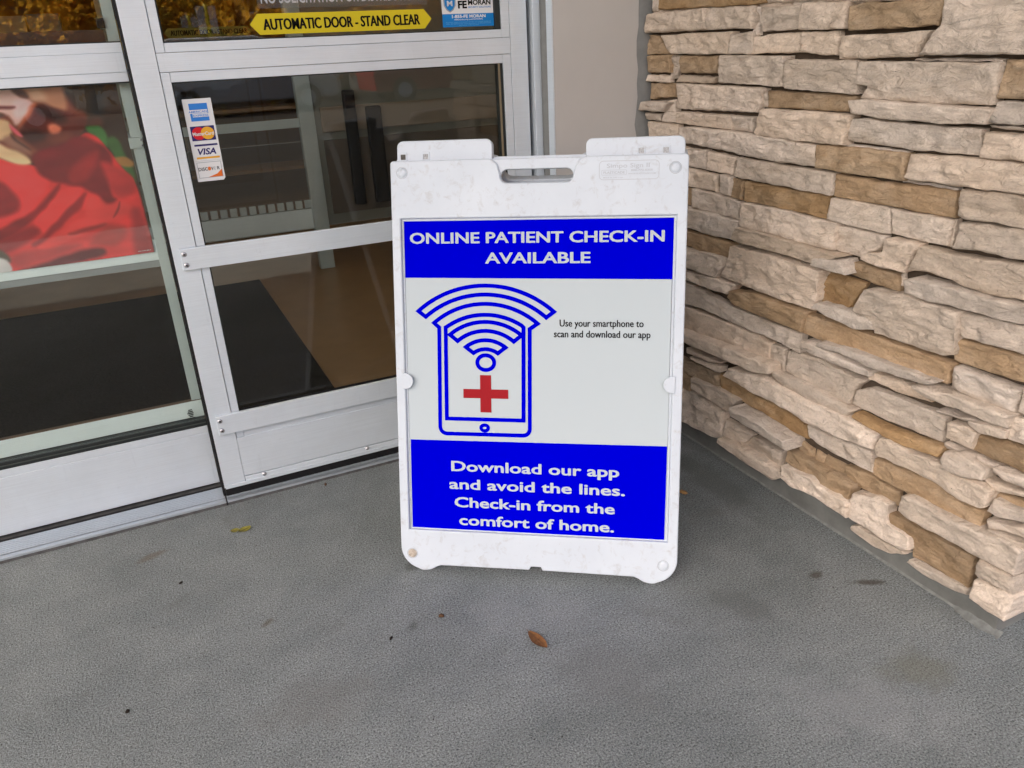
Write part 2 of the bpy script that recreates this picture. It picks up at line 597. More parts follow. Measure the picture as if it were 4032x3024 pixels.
# ------------------------------------------------------------------ setting
WALL_X = 1.355      # plane the ledgestones are bedded on
CORNER_Y = 0.69     # outer corner of the stone wall
DOOR_Y = 2.035      # face of the right-hand door leaf
LEAF_Y = 2.125      # face of the left-hand sliding leaf

g = MB().box(-400, 400, -400, 400, -0.5, -0.13).build('ground', M_ASPH)
tag(g, kind='structure')
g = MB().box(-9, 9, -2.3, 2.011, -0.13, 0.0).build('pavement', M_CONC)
tag(g, kind='structure')
g = MB().box(-3.2, 3.6, 2.24, 12.0, -0.12, -0.002).build('interior_floor', M_TILE)
tag(g, kind='structure')

M_FROST, nt_, out_ = new_mat('added_opal_skylight')
tl_ = N(nt_, 'ShaderNodeBsdfTranslucent')
tl_.inputs[0].default_value = (0.42, 0.40, 0.36, 1)
nt_.links.new(tl_.outputs[0], out_.inputs['Surface'])
# building round the entrance: facade over and beside the doors, added canopy that blocks sun and shapes the light, room behind the glass
t = empty('canopy', (0, -0.9, 4.0))
tag(t, 'unseen flat pale canopy roof added to shade the entrance', 'canopy')
MB().box(-4.3, 9, -1.9, 2.3, 4.0, 4.3).build('roof_slab', M_SOFFIT, t)
for x in (6.0,):
    MB().box(x - 0.2, x + 0.2, -1.2, -0.9, -0.12, 4.0, 0.01).build('column', M_SOFFIT, t)

t = empty('store_building', (0, 2.4, 0))
tag(t, 'store building with beige walls around the glass entrance doors', 'building')
MB().box(-9, 9, 2.06, 2.26, 2.32, 5.0).build('upper_wall', M_BEIGE, t)
MB().box(-9, -1.75, 2.06, 2.26, 0.0, 2.318).build('side_wall', M_BEIGE, t)
MB().box(1.40, 9, 2.24, 2.4, 0.0, 2.318).build('side_wall', M_BEIGE, t)
MB().box(-3.2, 3.6, 5.2, 12.0, 2.9, 3.05).build('ceiling', M_INWALL, t)
MB().box(-3.2, -1.6, 2.262, 5.198, 2.9, 3.05).build('ceiling', M_INWALL, t)
MB().box(1.8, 3.6, 2.262, 5.198, 2.9, 3.05).build('ceiling', M_INWALL, t)
MB().box(-1.6, 1.8, 2.262, 5.198, 2.95, 2.96).build('added_skylight_pane', M_FROST, t)  # added opal ceiling pane, put in to brighten the lobby
MB().box(-3.3, -3.2, 2.262, 12.0, 0.0, 2.898).build('inner_wall', M_INWALL, t)
MB().box(3.6, 3.7, 2.402, 12.0, 0.0, 2.898).build('inner_wall', M_INWALL, t)
MB().box(-3.3, 3.7, 12.0, 12.1, 0.0, 2.898).build('inner_wall', M_INWALL, t)

# beige metal pilaster between door frame and stone, with its caulked edge
t = empty('wall_pilaster', (1.2, 2.0, 0))
tag(t, 'smooth beige metal wall panel between the door frame and the stone wall', 'wall panel')
MB().box(1.056, 1.42, 1.958, 2.055, 0.0, 2.318, 0.003).build('panel', M_BEIGE, t)
MB().box(1.0515, 1.0555, 1.9575, 1.988, 0.0, 2.318, 0.0008).build('edge_trim', M_ALU, t)
cv, cf = [], []
n = 60
for i in range(n + 1):
    z = 0.002 + 2.3 * i / n
    w = 0.004 * noise.noise(Vector((z * 9, 0.3, 0)))
    cv += [(1.054, 1.989, z), (1.0495 + w * 0.3, 2.000 + w * 0.5, z), (1.0475 + w, 2.012, z), (1.056, 2.03, z)]
for i in range(n):
    for k in range(3):
        cf.append((i * 4 + k, i * 4 + k + 1, i * 4 + k + 5, i * 4 + k + 4))
from_data('caulk_bead', cv, cf, M_CAULK, t, True)
cv, cf = [], []
for i in range(n + 1):                        # smeared caulk where the stones meet the panel
    z = 0.02 + 2.2 * i / n
    w = 0.012 * noise.noise(Vector((z * 14, 7.3, 0))) + 0.006 * noise.noise(Vector((z * 41, 2.3, 0)))
    cv += [(1.318 + w, 1.9572, z), (1.332 + w * 0.5, 1.9535, z), (1.345, 1.951, z), (1.375, 1.9495, z)]
for i in range(n):
    for k in range(3):
        cf.append((i * 4 + k, i * 4 + k + 1, i * 4 + k + 5, i * 4 + k + 4))
from_data('caulk_smear', cv, cf, M_CAULK, t, True)

# ------------------------------------------------------------------ ledgestone wall, stone by stone
# colour, protrusion (mm), top line, bottom line, left side, right side as (Y, Z) in mm; 1 = wraps the corner
STONES = [
('o',20,[(1890,1229),(1491,1202)],[(1890,1192),(1738,1188),(1520,1182),(1487,1184)],[],[],0),
('c',4,[(1944,1232),(1917,1230)],[(1940,1189),(1906,1188)],[],[],0),
('c',18,[(1489,1200),(1386,1195)],[(1487,1182),(1386,1181)],[],[],0),
('c',25,[(1933,1185),(1694,1185)],[(1951,1138),(1683,1135)],[(1954,1152)],[],0),
('c',20,[(1696,1185),(1520,1181)],[(1685,1136),(1593,1135),(1520,1133)],[],[],0),
('g',8,[(1532,1180),(1513,1177)],[(1531,1117),(1514,1118)],[],[],0),
('c',15,[(1503,1175),(1388,1176)],[(1498,1126),(1391,1126)],[],[],0),
('c',20,[(1380,1177),(1252,1172)],[(1383,1125),(1262,1122),(1255,1123)],[],[],0),
('t',8,[(1958,1133),(1906,1130)],[(1959,1084),(1849,1083)],[],[],0),
('c',20,[(1884,1130),(1749,1131),(1592,1129)],[(1826,1083),(1599,1080)],[(1857,1104)],[],0),
('c',20,[(1593,1126),(1520,1126)],[(1594,1080),(1520,1080)],[],[],0),
('c',12,[(1526,1115),(1462,1120),(1380,1120)],[(1525,1079),(1487,1080),(1377,1080)],[],[],0),
('c',12,[(1377,1121),(1274,1119)],[(1374,1081),(1347,1077),(1276,1073)],[],[],0),
('t',15,[(1944,1081),(1838,1081)],[(1946,1037),(1837,1037)],[],[],0),
('c',6,[(1844,1080),(1799,1079)],[(1845,1021),(1816,1023)],[],[],0),
('t',15,[(1785,1079),(1642,1077)],[(1797,1037),(1645,1035)],[],[],0),
('c',12,[(1947,1031),(1841,1030)],[(1950,1014),(1842,1012)],[],[],0),
('c',12,[(1802,1032),(1649,1028)],[(1818,1015),(1662,1012)],[],[],0),
('c',25,[(1624,1078),(1406,1074)],[(1632,1015),(1542,1015),(1406,1010)],[],[(1412,1029),(1408,1046)],0),
('c',25,[(1401,1067),(1258,1064),(1211,1064)],[(1401,1008),(1244,1001),(1204,1000)],[(1405,1026)],[],0),
('t',2,[(1940,1009),(1831,1011)],[(1938,967),(1826,975)],[],[],0),
('c',38,[(1937,963),(1811,965)],[(1952,939),(1844,937)],[],[],0),
('c',15,[(1832,966),(1807,971)],[(1872,911),(1808,911)],[],[],0),
('c',20,[(1798,1012),(1744,1011),(1472,1006)],[(1797,949),(1736,947),(1493,952)],[],[],0),
('c',15,[(1803,941),(1584,942)],[(1807,911),(1580,908)],[],[],0),
('c',12,[(1583,941),(1502,942)],[(1581,908),(1510,906)],[],[],0),
('c',18,[(1939,932),(1864,932)],[(1942,914),(1875,911)],[],[],0),
('c',6,[(1487,1001),(1476,1003)],[(1504,963),(1466,963)],[],[],0),
('t',12,[(1469,1001),(1260,1000),(1213,997)],[(1458,964),(1332,965),(1225,965)],[],[],0),
('c',25,[(1479,960),(1462,962),(1242,963),(1208,961)],[(1492,907),(1483,902),(1378,899),(1217,901)],[],[],0),
('c',10,[(1934,908),(1795,908)],[(1935,848),(1791,859)],[],[],0),
('c',22,[(1775,903),(1701,906),(1498,904),(1295,896)],[(1774,862),(1742,862),(1595,856),(1520,851),(1410,847),(1293,849)],[],[],0),
('t',22,[(1250,1164),(1230,1167),(1034,1164)],[(1244,1118),(1218,1118),(1112,1119),(1038,1120)],[],[],0),
('c',15,[(1386,1195),(1038,1174)],[(1384,1181),(1236,1169),(1126,1165),(1038,1165)],[],[],0),
('c',22,[(1259,1110),(1151,1110),(1052,1113)],[(1263,1066),(1144,1067),(1081,1069)],[],[(1071,1087)],0),
('c',30,[(1026,1168),(880,1159),(685,1159)],[(1071,1072),(967,1071),(860,1070),(685,1070)],[(1044,1110),(1031,1118)],[],1),
('c',20,[(1203,1061),(1103,1061),(913,1059)],[(1200,993),(1111,990),(1031,988),(913,991)],[(1178,1016),(1215,1022)],[],0),
('t',15,[(912,1063),(869,1062),(684,1062)],[(913,1001),(855,1002),(684,1002)],[],[],1),
('g',36,[(1207,991),(1158,993),(1077,989),(902,986)],[(1203,965),(1113,958),(994,958),(914,961)],[],[],0),
('g',26,[(905,997),(847,998),(675,998)],[(913,966),(898,962),(840,964),(675,964)],[],[],1),
('g',6,[(1094,1066),(917,1064)],[(1093,1062),(919,1059)],[],[],0),
('g',8,[(918,958),(850,959),(678,959)],[(917,953),(849,952),(678,952)],[],[],1),
('c',15,[(1208,954),(1170,956),(1059,952),(928,951)],[(1219,910),(1153,908),(1062,904),(924,905)],[],[],0),
('c',20,[(920,947),(874,947),(840,949),(678,949)],[(919,905),(901,905),(831,905),(678,905)],[],[],1),
('t',20,[(1296,895),(1222,899),(1068,897)],[(1290,848),(1223,845),(1067,845)],[],[],0),
('g',6,[(1234,903),(1073,900)],[(1233,896),(1079,896)],[],[],0),
('c',20,[(1063,898),(958,901),(830,904),(676,904)],[(1064,852),(1009,851),(948,851),(819,853),(676,853)],[],[],1),
('g',6,[(1078,847),(958,847)],[(1079,841),(957,842)],[],[],0),
('t',12,[(1240,840),(1135,837),(1025,841),(953,841)],[(1245,792),(1127,791),(1000,791),(955,790)],[],[],0),
('c',20,[(942,847),(819,851),(683,851)],[(939,799),(926,796),(807,798),(683,798)],[],[],1),
('c',15,[(1245,789),(1195,790),(1091,789)],[(1248,743),(1186,738),(1084,739)],[],[],0),
('c',15,[(1088,788),(993,790),(951,788)],[(1079,740),(1015,738),(953,738)],[],[],0),
('g',8,[(954,789),(947,790)],[(956,736),(947,736)],[],[],0),
('c',22,[(937,788),(892,792),(805,796),(675,796)],[(937,740),(889,745),(794,745),(675,745)],[],[],1),
('c',10,[(1226,733),(1128,733),(1094,733)],[(1225,677),(1154,674)],[],[(1104,702)],0),
('c',28,[(1079,734),(1050,735),(1007,735)],[(1135,677),(1092,669),(1029,673)],[(1135,689),(1087,704)],[(1020,705)],0),
('c',22,[(1012,731),(941,729),(792,739),(675,739)],[(1024,679),(971,684),(912,677),(865,670),(779,677),(675,677)],[],[],1),
('t',12,[(1193,660),(1148,665),(1053,662)],[(1172,635),(1109,629),(1039,628)],[],[],0),
('c',4,[(1059,658),(1042,670)],[(1044,624),(1041,649)],[],[],0),
('c',10,[(1792,853),(1743,850),(1671,852)],[(1788,801),(1738,801),(1676,802)],[],[],0),
('c',10,[(1666,850),(1566,844)],[(1671,801),(1571,798)],[],[],0),
('c',16,[(1554,844),(1431,843),(1240,842)],[(1559,797),(1432,795),(1245,793)],[],[],0),
('c',10,[(1788,798),(1739,797),(1628,795)],[(1785,749),(1736,749),(1625,750)],[],[],0),
('c',16,[(1616,797),(1571,797)],[(1613,750),(1569,747)],[],[],0),
('t',10,[(1572,792),(1528,792)],[(1572,746),(1526,743)],[],[],0),
('o',13,[(1519,791),(1398,791),(1252,790)],[(1518,744),(1377,744),(1252,742)],[],[],0),
('t',4,[(1801,744),(1734,745)],[(1798,696),(1741,699)],[],[],0),
('c',13,[(1722,746),(1625,747),(1534,741)],[(1728,696),(1613,695),(1531,694)],[],[],0),
('c',22,[(1520,741),(1383,743),(1216,738)],[(1519,681),(1415,682),(1316,679),(1216,680)],[],[],0),
('c',20,[(1776,694),(1719,693),(1612,696),(1523,692)],[(1773,641),(1723,639),(1644,635),(1549,640)],[],[],0),
('c',42,[(1513,682),(1399,683),(1295,680),(1174,676)],[(1525,652),(1489,646),(1364,649),(1259,646)],[],[],0),
('g',46,[(1249,660),(1208,666),(1169,671)],[(1256,642),(1205,641),(1152,644)],[],[],0),
('t',10,[(1786,632),(1736,630),(1574,631),(1540,629)],[(1783,586),(1733,584),(1614,580),(1562,582)],[],[],0),
('c',26,[(1765,581),(1715,581),(1625,590),(1549,584)],[(1763,535),(1714,531),(1639,531),(1590,534)],[],[],0),
('c',32,[(1532,631),(1482,633),(1376,637),(1235,631)],[(1572,542),(1472,537),(1373,534),(1242,536)],[(1543,581)],[],0),
('o',6,[(1257,624),(1187,627),(1127,625)],[(1255,557),(1217,554),(1163,559)],[],[],0),
('g',36,[(1229,559),(1149,565),(1082,561)],[(1241,547),(1196,537),(1118,529),(1073,543)],[],[],0),
('c',30,[(1756,520),(1708,521),(1607,531),(1512,531)],[(1755,497),(1708,498),(1615,494),(1544,498)],[],[],0),
('t',30,[(1528,513),(1439,528),(1343,524),(1265,526)],[(1517,476),(1400,474),(1273,472)],[(1536,494)],[],0),
('c',18,[(1770,488),(1725,486),(1629,475),(1538,468),(1413,465),(1282,464)],[(1766,424),(1723,423),(1645,429),(1529,423),(1398,424),(1281,417)],[],[],0),
('c',16,[(1769,415),(1727,414),(1627,417),(1443,417),(1380,411)],[(1764,339),(1724,340),(1543,350),(1385,351)],[],[],0),
('c',46,[(1724,350),(1687,351),(1508,362),(1344,370)],[(1722,320),(1688,321),(1542,324),(1454,329),(1399,328),(1347,346)],[],[],0),
('c',10,[(1381,407),(1335,411)],[(1392,358),(1330,349)],[],[],0),
('c',13,[(1327,406),(1280,412),(1201,416),(1093,412)],[(1325,354),(1276,342),(1195,342),(1120,344)],[],[(1114,385)],0),
('g',42,[(1206,474),(1146,482),(1025,484),(902,486)],[(1217,462),(1144,466),(1056,460),(977,466),(930,469)],[],[],0),
('c',36,[(1265,457),(1223,461),(1144,455),(1067,450)],[(1265,434),(1181,432),(1103,433),(1069,437)],[],[],0),
('c',22,[(1272,421),(1207,425),(1118,418),(1084,419)],[(1273,414),(1192,416),(1125,414),(1084,416)],[],[],0),
('t',22,[(1270,519),(1198,521),(1082,524),(983,525),(895,522)],[(1278,471),(1217,469),(1074,476),(898,480)],[],[],0),
('c',32,[(1111,620),(1024,633),(965,628),(897,630)],[(1075,532),(998,533),(919,534),(893,543)],[(1084,560),(1138,567)],[],0),
('g',37,[(1015,664),(998,672),(928,671),(899,671),(845,670),(769,676),(675,676)],[(1016,636),(962,633),(892,636),(821,637),(761,642),(675,642)],[],[],1),
('c',22,[(901,625),(865,628),(769,635),(684,635)],[(885,579),(794,583),(758,584),(684,584)],[(901,593)],[],1),
('t',16,[(906,571),(877,574),(761,580),(675,580)],[(900,528),(868,528),(751,532),(675,532)],[],[],1),
('c',22,[(893,518),(869,519),(761,518)],[(895,472),(832,469),(765,472)],[],[],0),
('g',42,[(962,458),(935,466),(875,471),(759,474)],[(928,445),(870,444),(795,445),(760,447)],[],[],0),
('c',16,[(1083,440),(995,446),(953,441)],[(1080,424),(991,421),(929,426)],[],[],0),
('c',22,[(908,421),(862,427),(826,430)],[(908,415),(880,417),(847,417)],[],[],0),
('c',32,[(837,428),(783,440),(761,441)],[(839,420),(814,413),(772,419),(761,425)],[],[],0),
('c',26,[(880,406),(837,415),(819,409)],[(880,372),(848,371),(822,372)],[],[],0),
('t',16,[(821,402),(771,412),(724,413),(674,413)],[(827,369),(797,366),(714,366),(674,366)],[],[],1),
('c',18,[(883,358),(824,359),(773,358)],[(884,343),(849,349),(792,349),(776,354)],[],[],0),
('c',42,[(865,352),(834,363),(794,354),(778,352)],[(855,318),(813,317),(782,329)],[(870,330)],[],0),
('c',22,[(767,466),(733,471),(686,471)],[(763,423),(722,420),(686,420)],[],[],1),
('c',22,[(759,522),(746,529),(682,529)],[(758,479),(734,475),(682,475)],[],[],1),
('c',12,[(1109,385),(1071,406),(915,410),(892,406)],[(1121,346),(1027,343),(958,347),(890,350)],[],[],0),
('o',28,[(1099,336),(1011,333),(944,339),(878,350)],[(1100,327),(1013,317),(962,318),(882,329)],[],[],0),
('c',32,[(1351,352),(1259,354),(1181,351),(1097,342)],[(1358,335),(1315,321),(1224,315),(1118,318)],[],[],0),
('c',42,[(1500,307),(1370,326),(1244,321),(1113,323),(1024,316)],[(1520,279),(1468,277),(1397,270),(1321,274),(1218,264),(1123,267),(1028,280)],[],[],0),
('o',12,[(1567,261),(1506,261),(1429,248),(1351,254),(1245,242)],[(1563,215),(1490,213),(1390,210),(1265,204),(1232,206)],[],[],0),
('b',13,[(1763,252),(1729,251),(1662,254),(1566,262)],[(1761,223),(1729,219),(1689,210),(1566,218)],[],[],0),
('c',26,[(1697,299),(1624,297),(1548,304)],[(1694,283),(1603,286),(1553,297)],[],[],0),
('c',22,[(1689,272),(1553,288)],[(1676,268),(1574,264),(1556,271)],[],[],0),
('t',10,[(1764,211),(1735,209),(1695,204)],[(1761,156),(1734,157),(1692,161)],[],[],0),
('c',26,[(1672,215),(1550,223),(1471,220)],[(1670,178),(1582,175),(1510,170)],[],[],0),
('c',16,[(1762,156),(1725,156),(1673,162),(1593,161),(1530,158)],[(1755,47),(1723,48),(1639,54),(1560,62),(1539,76)],[],[],0),
('g',62,[(1463,212),(1354,213),(1259,203)],[(1465,183),(1378,180),(1252,177)],[],[],0),
('c',12,[(1527,138),(1416,136)],[(1542,74),(1451,78)],[],[(1448,97)],0),
('c',17,[(1410,136),(1299,142)],[(1441,84),(1305,89)],[(1444,97)],[],0),
('c',42,[(1526,85),(1413,95),(1316,100),(1283,99)],[(1530,68),(1447,63),(1313,56),(1279,82)],[],[],0),
('t',30,[(1276,161),(1204,162),(1073,163)],[(1277,130),(1199,124),(1081,113)],[],[],0),
('c',46,[(1275,122),(1184,133),(1067,121)],[(1272,87),(1238,80),(1160,90),(1064,84)],[],[],0),
('t',2,[(1270,190),(1242,186),(1218,183)],[(1263,162),(1215,152)],[],[],0),
('t',4,[(1212,184),(1178,182)],[(1209,153),(1183,150)],[],[],0),
('t',2,[(1179,186),(1118,186)],[(1183,152),(1115,148)],[],[],0),
('t',6,[(1112,193),(1042,201),(968,194)],[(1110,155),(1033,148),(968,155)],[],[],0),
('c',26,[(1226,251),(1180,252),(1040,266)],[(1216,221),(1158,213),(1029,216)],[],[],0),
('c',37,[(1018,313),(992,320),(941,313),(872,323),(828,312),(783,318),(763,315)],[(1016,267),(936,275),(882,276),(818,263),(777,269),(766,277)],[(1030,278)],[],0),
('t',20,[(1035,248),(945,260),(893,265),(828,250),(775,256)],[(1031,215),(997,210),(909,208),(840,209),(777,216)],[],[],0),
('c',42,[(940,210),(926,220),(862,217),(767,223),(715,234),(684,232)],[(941,174),(914,166),(857,168),(760,170),(686,172)],[],[],1),
('c',30,[(1070,144),(1014,162),(977,163)],[(1079,88),(1060,81),(980,78),(924,78),(905,90)],[],[(910,116),(975,120)],0),
('c',22,[(1046,68),(985,67),(928,72)],[(1062,44),(1000,38),(957,46),(917,68)],[(1072,52)],[],0),
('t',20,[(979,140),(938,145),(862,146),(773,152)],[(903,71),(857,75),(771,77)],[(912,101),(971,114)],[],0),
('g',30,[(901,69),(849,74),(787,81),(766,80)],[(907,58),(867,51),(813,55),(769,63)],[],[],0),
('c',42,[(752,170),(690,171),(682,174)],[(747,125),(701,130),(683,123)],[(758,130)],[],1),
('c',46,[(753,120),(697,130),(676,125)],[(753,79),(715,73),(679,73)],[],[],1),
('t',12,[(773,300),(704,311),(682,311)],[(770,288),(701,294),(682,294)],[],[],1),
('c',32,[(773,358),(704,367),(675,367)],[(775,350),(752,343),(699,346),(675,346)],[],[],1),
('c',22,[(788,326),(775,324),(703,336),(676,336)],[(768,308),(701,324),(676,324)],[],[],1),
('c',30,[(759,297),(726,297),(692,306),(685,306)],[(766,267),(747,265),(687,284),(685,284)],[],[],1),
('c',26,[(766,245),(687,273),(685,273)],[(761,229),(727,242),(681,247),(685,247)],[],[],1),
('c',32,[(757,231),(701,239),(677,247),(680,247)],[(754,228),(694,225),(675,235),(680,235)],[],[],1),
]


wall = empty('stone_wall', (WALL_X + 0.1, 1.3, 0))
tag(wall, 'ledgestone veneer wall of cream and tan stones on the right', 'stone wall')
MB().box(WALL_X + 0.006, WALL_X + 0.3, CORNER_Y + 0.03, 1.957, 0.13, 3.998).build('mortar_bed', M_MORT, wall)
MB().box(WALL_X + 0.3, 9.0, CORNER_Y + 0.03, CORNER_Y + 0.3, 0.13, 3.998).build('return_wall', ST['c'], wall)
MB().box(WALL_X + 0.001, 9.0, CORNER_Y + 0.025, 1.957, 0.0, 0.129).build('footing', M_FOUND, wall)


cv, cf = [], []
for i in range(121):                          # caulk run along the foot of the wall
    y = 0.70 + 1.25 * i / 120
    w = 0.0015 + 0.0025 * abs(noise.noise(Vector((y * 11, 3.1, 0)))) + (0.012 if y < 0.80 else 0) * (0.6 + noise.noise(Vector((y * 40, 1, 0))))
    cv += [(WALL_X + 0.0035, y, 0.004 + w * 0.9), (WALL_X - w * 0.5, y, 0.0030), (WALL_X - w * 1.6, y, 0.0006)]
for i in range(120):
    for k in range(2):
        cf.append((i * 3 + k, i * 3 + k + 1, i * 3 + k + 4, i * 3 + k + 3))
from_data('foot_caulk', cv, cf, plain('pale_caulk', (0.185, 0.195, 0.19), 0.6, 0, 0.4, 0.35, 60.0), wall, True)


def poly_at(pts, t):
    """point at parameter t (0..1, by length) along a polyline"""
    if len(pts) == 1:
        return Vector(pts[0])
    L = [0.0]
    for a, b in zip(pts, pts[1:]):
        L.append(L[-1] + (Vector(b) - Vector(a)).length)
    s = t * L[-1]
    for i in range(len(pts) - 1):
        if s <= L[i + 1] + 1e-9:
            k = (s - L[i]) / max(1e-9, L[i + 1] - L[i])
            return Vector(pts[i]).lerp(Vector(pts[i + 1]), k)
    return Vector(pts[-1])


def edge_params(length, r, step):
    n = max(2, int(round((length - 2 * r) / step)))
    a = r / length
    return [0.0, a * 0.22, a * 0.6] + [a + (1 - 2 * a) * k / n for k in range(n + 1)] + [1 - a * 0.6, 1 - a * 0.22, 1.0]


def stone(idx, colr, prot, top, bot, left, right, deep, ret=False):
    """rough block: front face from four traced edge lines (Y, Z), rounded arrises, cleft relief"""
    rs = random.Random(idx * 17 + 3)
    seed = Vector((idx * 3.71, idx * 1.37, idx * 0.73))
    top, bot = [Vector(p) for p in top], [Vector(p) for p in bot]
    lft = [bot[0]] + [Vector(p) for p in left] + [top[0]]
    rgt = [bot[-1]] + [Vector(p) for p in right] + [top[-1]]
    lu = max(0.01, 0.5 * ((top[-1] - top[0]).length + (bot[-1] - bot[0]).length))
    lv = max(0.008, 0.5 * ((lft[-1] - lft[0]).length + (rgt[-1] - rgt[0]).length))
    r = min(0.0052 * rs.uniform(0.6, 1.4), 0.3 * lv, 0.3 * lu)
    U, V = edge_params(lu, r, 0.0070), edge_params(lv, r, 0.0062)
    tilt_v, tilt_u = rs.uniform(-0.010, 0.009), rs.uniform(-0.006, 0.006)
    amp = 0.0068 * min(1.0, lv / 0.045) * rs.uniform(0.6, 1.3)
    ridge = rs.uniform(0, 1) < 0.55
    ang = rs.uniform(-0.9, 0.9)
    verts, grid = [], {}
    c00, c10, c01, c11 = bot[0], bot[-1], top[0], top[-1]
    for j, v in enumerate(V):
        for i, u in enumerate(U):
            b_, t_ = poly_at(bot, u), poly_at(top, u)
            l_, r_ = poly_at(lft, v), poly_at(rgt, v)
            p = b_ * (1 - v) + t_ * v + l_ * (1 - u) + r_ * u
            p -= c00 * ((1 - u) * (1 - v)) + c10 * (u * (1 - v)) + c01 * ((1 - u) * v) + c11 * (u * v)
            y, z = p
            q = Vector((y * 11, z * 22, 0)) + seed
            # ragged outline
            e = min(u * lu, (1 - u) * lu, v * lv, (1 - v) * lv)
            jag = max(0.0, 1 - e / 0.014)
            dy = 0.0022 * jag * noise.noise(q * 4.1)
            dz = 0.0024 * jag * noise.noise(q * 3.7 + Vector((9, 4, 2)))
            # edge rounding
            rl = r * max(0.35, 1 + 1.1 * noise.noise(q * 2.3 + Vector((5, 5, 5))))
            k = min(1.0, e / rl)
            drop = rl * (1 - math.sqrt(max(0.0, 1 - (1 - k) ** 2)))
            d = amp * (noise.noise(q * 1.1) + 0.55 * noise.noise(q * 2.9) + 0.3 * noise.noise(q * 6.3))
            if ridge:
                s = math.cos(ang) * y * 30 + math.sin(ang) * z * 30 + 1.6 * noise.noise(q * 0.9)
                d += amp * 0.75 * (abs((s % 2) - 1) - 0.5)
            qf = Vector((y * 26, z * 44, seed.x))
            near = noise.voronoi(qf + seed)[1][0]
            hx_, hy_ = math.sin(near.x * 12.9 + near.y * 78.2) * 0.5, math.sin(near.x * 39.3 + near.y * 11.1) * 0.5
            d += amp * 1.35 * (hx_ * (qf.x + seed.x - near.x) + hy_ * (qf.y + seed.y - near.y) + 0.25 * hx_)
            d += amp * 0.35 * (0.5 - abs(noise.noise(Vector((y * 9, z * 95, 2.2)) + seed)) * 2)
            inner = min(1.0, e / 0.005)
            x = WALL_X - prot - d * inner + drop + tilt_v * (v - 0.5) + tilt_u * (u - 0.5)
            grid[i, j] = len(verts)
            verts.append((x, y + dy, z + dz))
    nu, nv = len(U), len(V)
    faces = [(grid[i, j], grid[i, j + 1], grid[i + 1, j + 1], grid[i + 1, j]) for j in range(nv - 1) for i in range(nu - 1)]
    loop = [grid[i, 0] for i in range(nu)] + [grid[nu - 1, j] for j in range(1, nv)] + \
           [grid[i, nv - 1] for i in range(nu - 2, -1, -1)] + [grid[0, j] for j in range(nv - 2, 0, -1)]
    xb = WALL_X + (0.28 if deep else 0.012)
    mids = []
    xs_mid = [0.15, 0.5, 1.0] if deep else [1.0]
    prev = loop
    for t_ in xs_mid:
        cur = []
        for a in loop:
            x0, y0, z0 = verts[a]
            q = Vector((x0 * 13 + t_ * 4, y0 * 13, z0 * 25)) + seed
            w = 0.0 if t_ == 1.0 else 0.003 * noise.noise(q)
            cur.append(len(verts))
            verts.append((x0 + (xb - x0) * t_, y0 + w, z0 + w * 0.5))
        for i in range(len(loop)):
            k = (i + 1) % len(loop)
            faces.append((prev[i], prev[k], cur[k], cur[i]))
        prev = cur
    if ret:                                   # laid on the face round the corner instead
        verts = [(y, CORNER_Y + 0.03 - (WALL_X - x), z) for x, y, z in verts]
        faces = [tuple(reversed(f)) for f in faces]
    o = from_data('stone', verts, faces, ST[colr], wall, True)
    return o


for i, (c_, p_, t_, b_, l_, r_, dp) in enumerate(STONES):
    f_ = lambda L: [(a / 1000, b / 1000) for a, b in L]
    stone(i, c_, p_ / 1000, f_(t_), f_(b_), f_(l_), f_(r_), dp)


def filler(y0, y1, z0, z1, seed, deep_at=None, pr=(0.008, 0.032), ret=False):
    """courses of stones outside the picture or hidden by the sign (Y falls to the right)"""
    rs = random.Random(seed)
    z, k = z0, 0
    while z < z1 - 0.012:
        h = min(rs.choice((0.03, 0.045, 0.055, 0.07)), z1 - z)
        if z1 - z - h < 0.02:
            h = z1 - z
        y = y0
        while y > y1 + 0.01:
            L = min(rs.uniform(0.10, 0.28), y - y1)
            if y - L - y1 < 0.05:
                L = y - y1
            c = rs.choice('cccctgco')
            stone(1000 + seed * 50 + k, c, rs.uniform(*pr), [(y, z + h - 0.001), (y - L + 0.002, z + h - 0.001)],
                  [(y, z + 0.001), (y - L + 0.002, z + 0.001)], [], [], 1 if deep_at and y - L <= deep_at + 0.02 else 0, ret)
            y -= L
            k += 1
        z += h


filler(1.95, 0.685, 1.245, 1.62, 11, 0.685)
filler(1.95, 1.835, 0.06, 0.80, 23)
filler(1.94, 0.690, 1.165, 1.2445, 31, 0.690, (0.003, 0.007))
filler(2.15, 1.637, 0.075, 1.28, 47, None, (0.012, 0.034), True)

# ------------------------------------------------------------------ door threshold
M_GROOVE = plain('dark_groove', (0.10, 0.10, 0.10), 0.7, 0.2, 0.3, 0.4, 40.0)  # base darker than the ridges, so grooves show as lines
t = empty('door_threshold', (0, 2.1, 0))
tag(t, 'worn grooved aluminium threshold plate under the glass doors', 'threshold')
MB().box(-1.72, 0.034, 2.0115, 2.24, -0.01, 0.0075, 0.001).build('plate', M_GROOVE, t)
MB().box(0.036, 1.05, 2.0115, 2.24, -0.01, 0.0075, 0.001).build('plate', M_GROOVE, t)
for y, w, h in ((2.0150, 0.006, 0.0135), (2.0265, 0.0125, 0.0105), (2.0400, 0.0060, 0.0120), (2.0495, 0.0085, 0.0120), (2.0595, 0.0080, 0.0120), (2.0690, 0.0080, 0.0120),
                (2.0785, 0.0080, 0.0120), (2.0880, 0.0080, 0.0120), (2.0975, 0.0080, 0.0120)):
    MB().box(-1.72, 0.0335, y - w / 2, y + w / 2, 0.007, h, 0.0008).build('ridge', M_ALU_RAW, t)
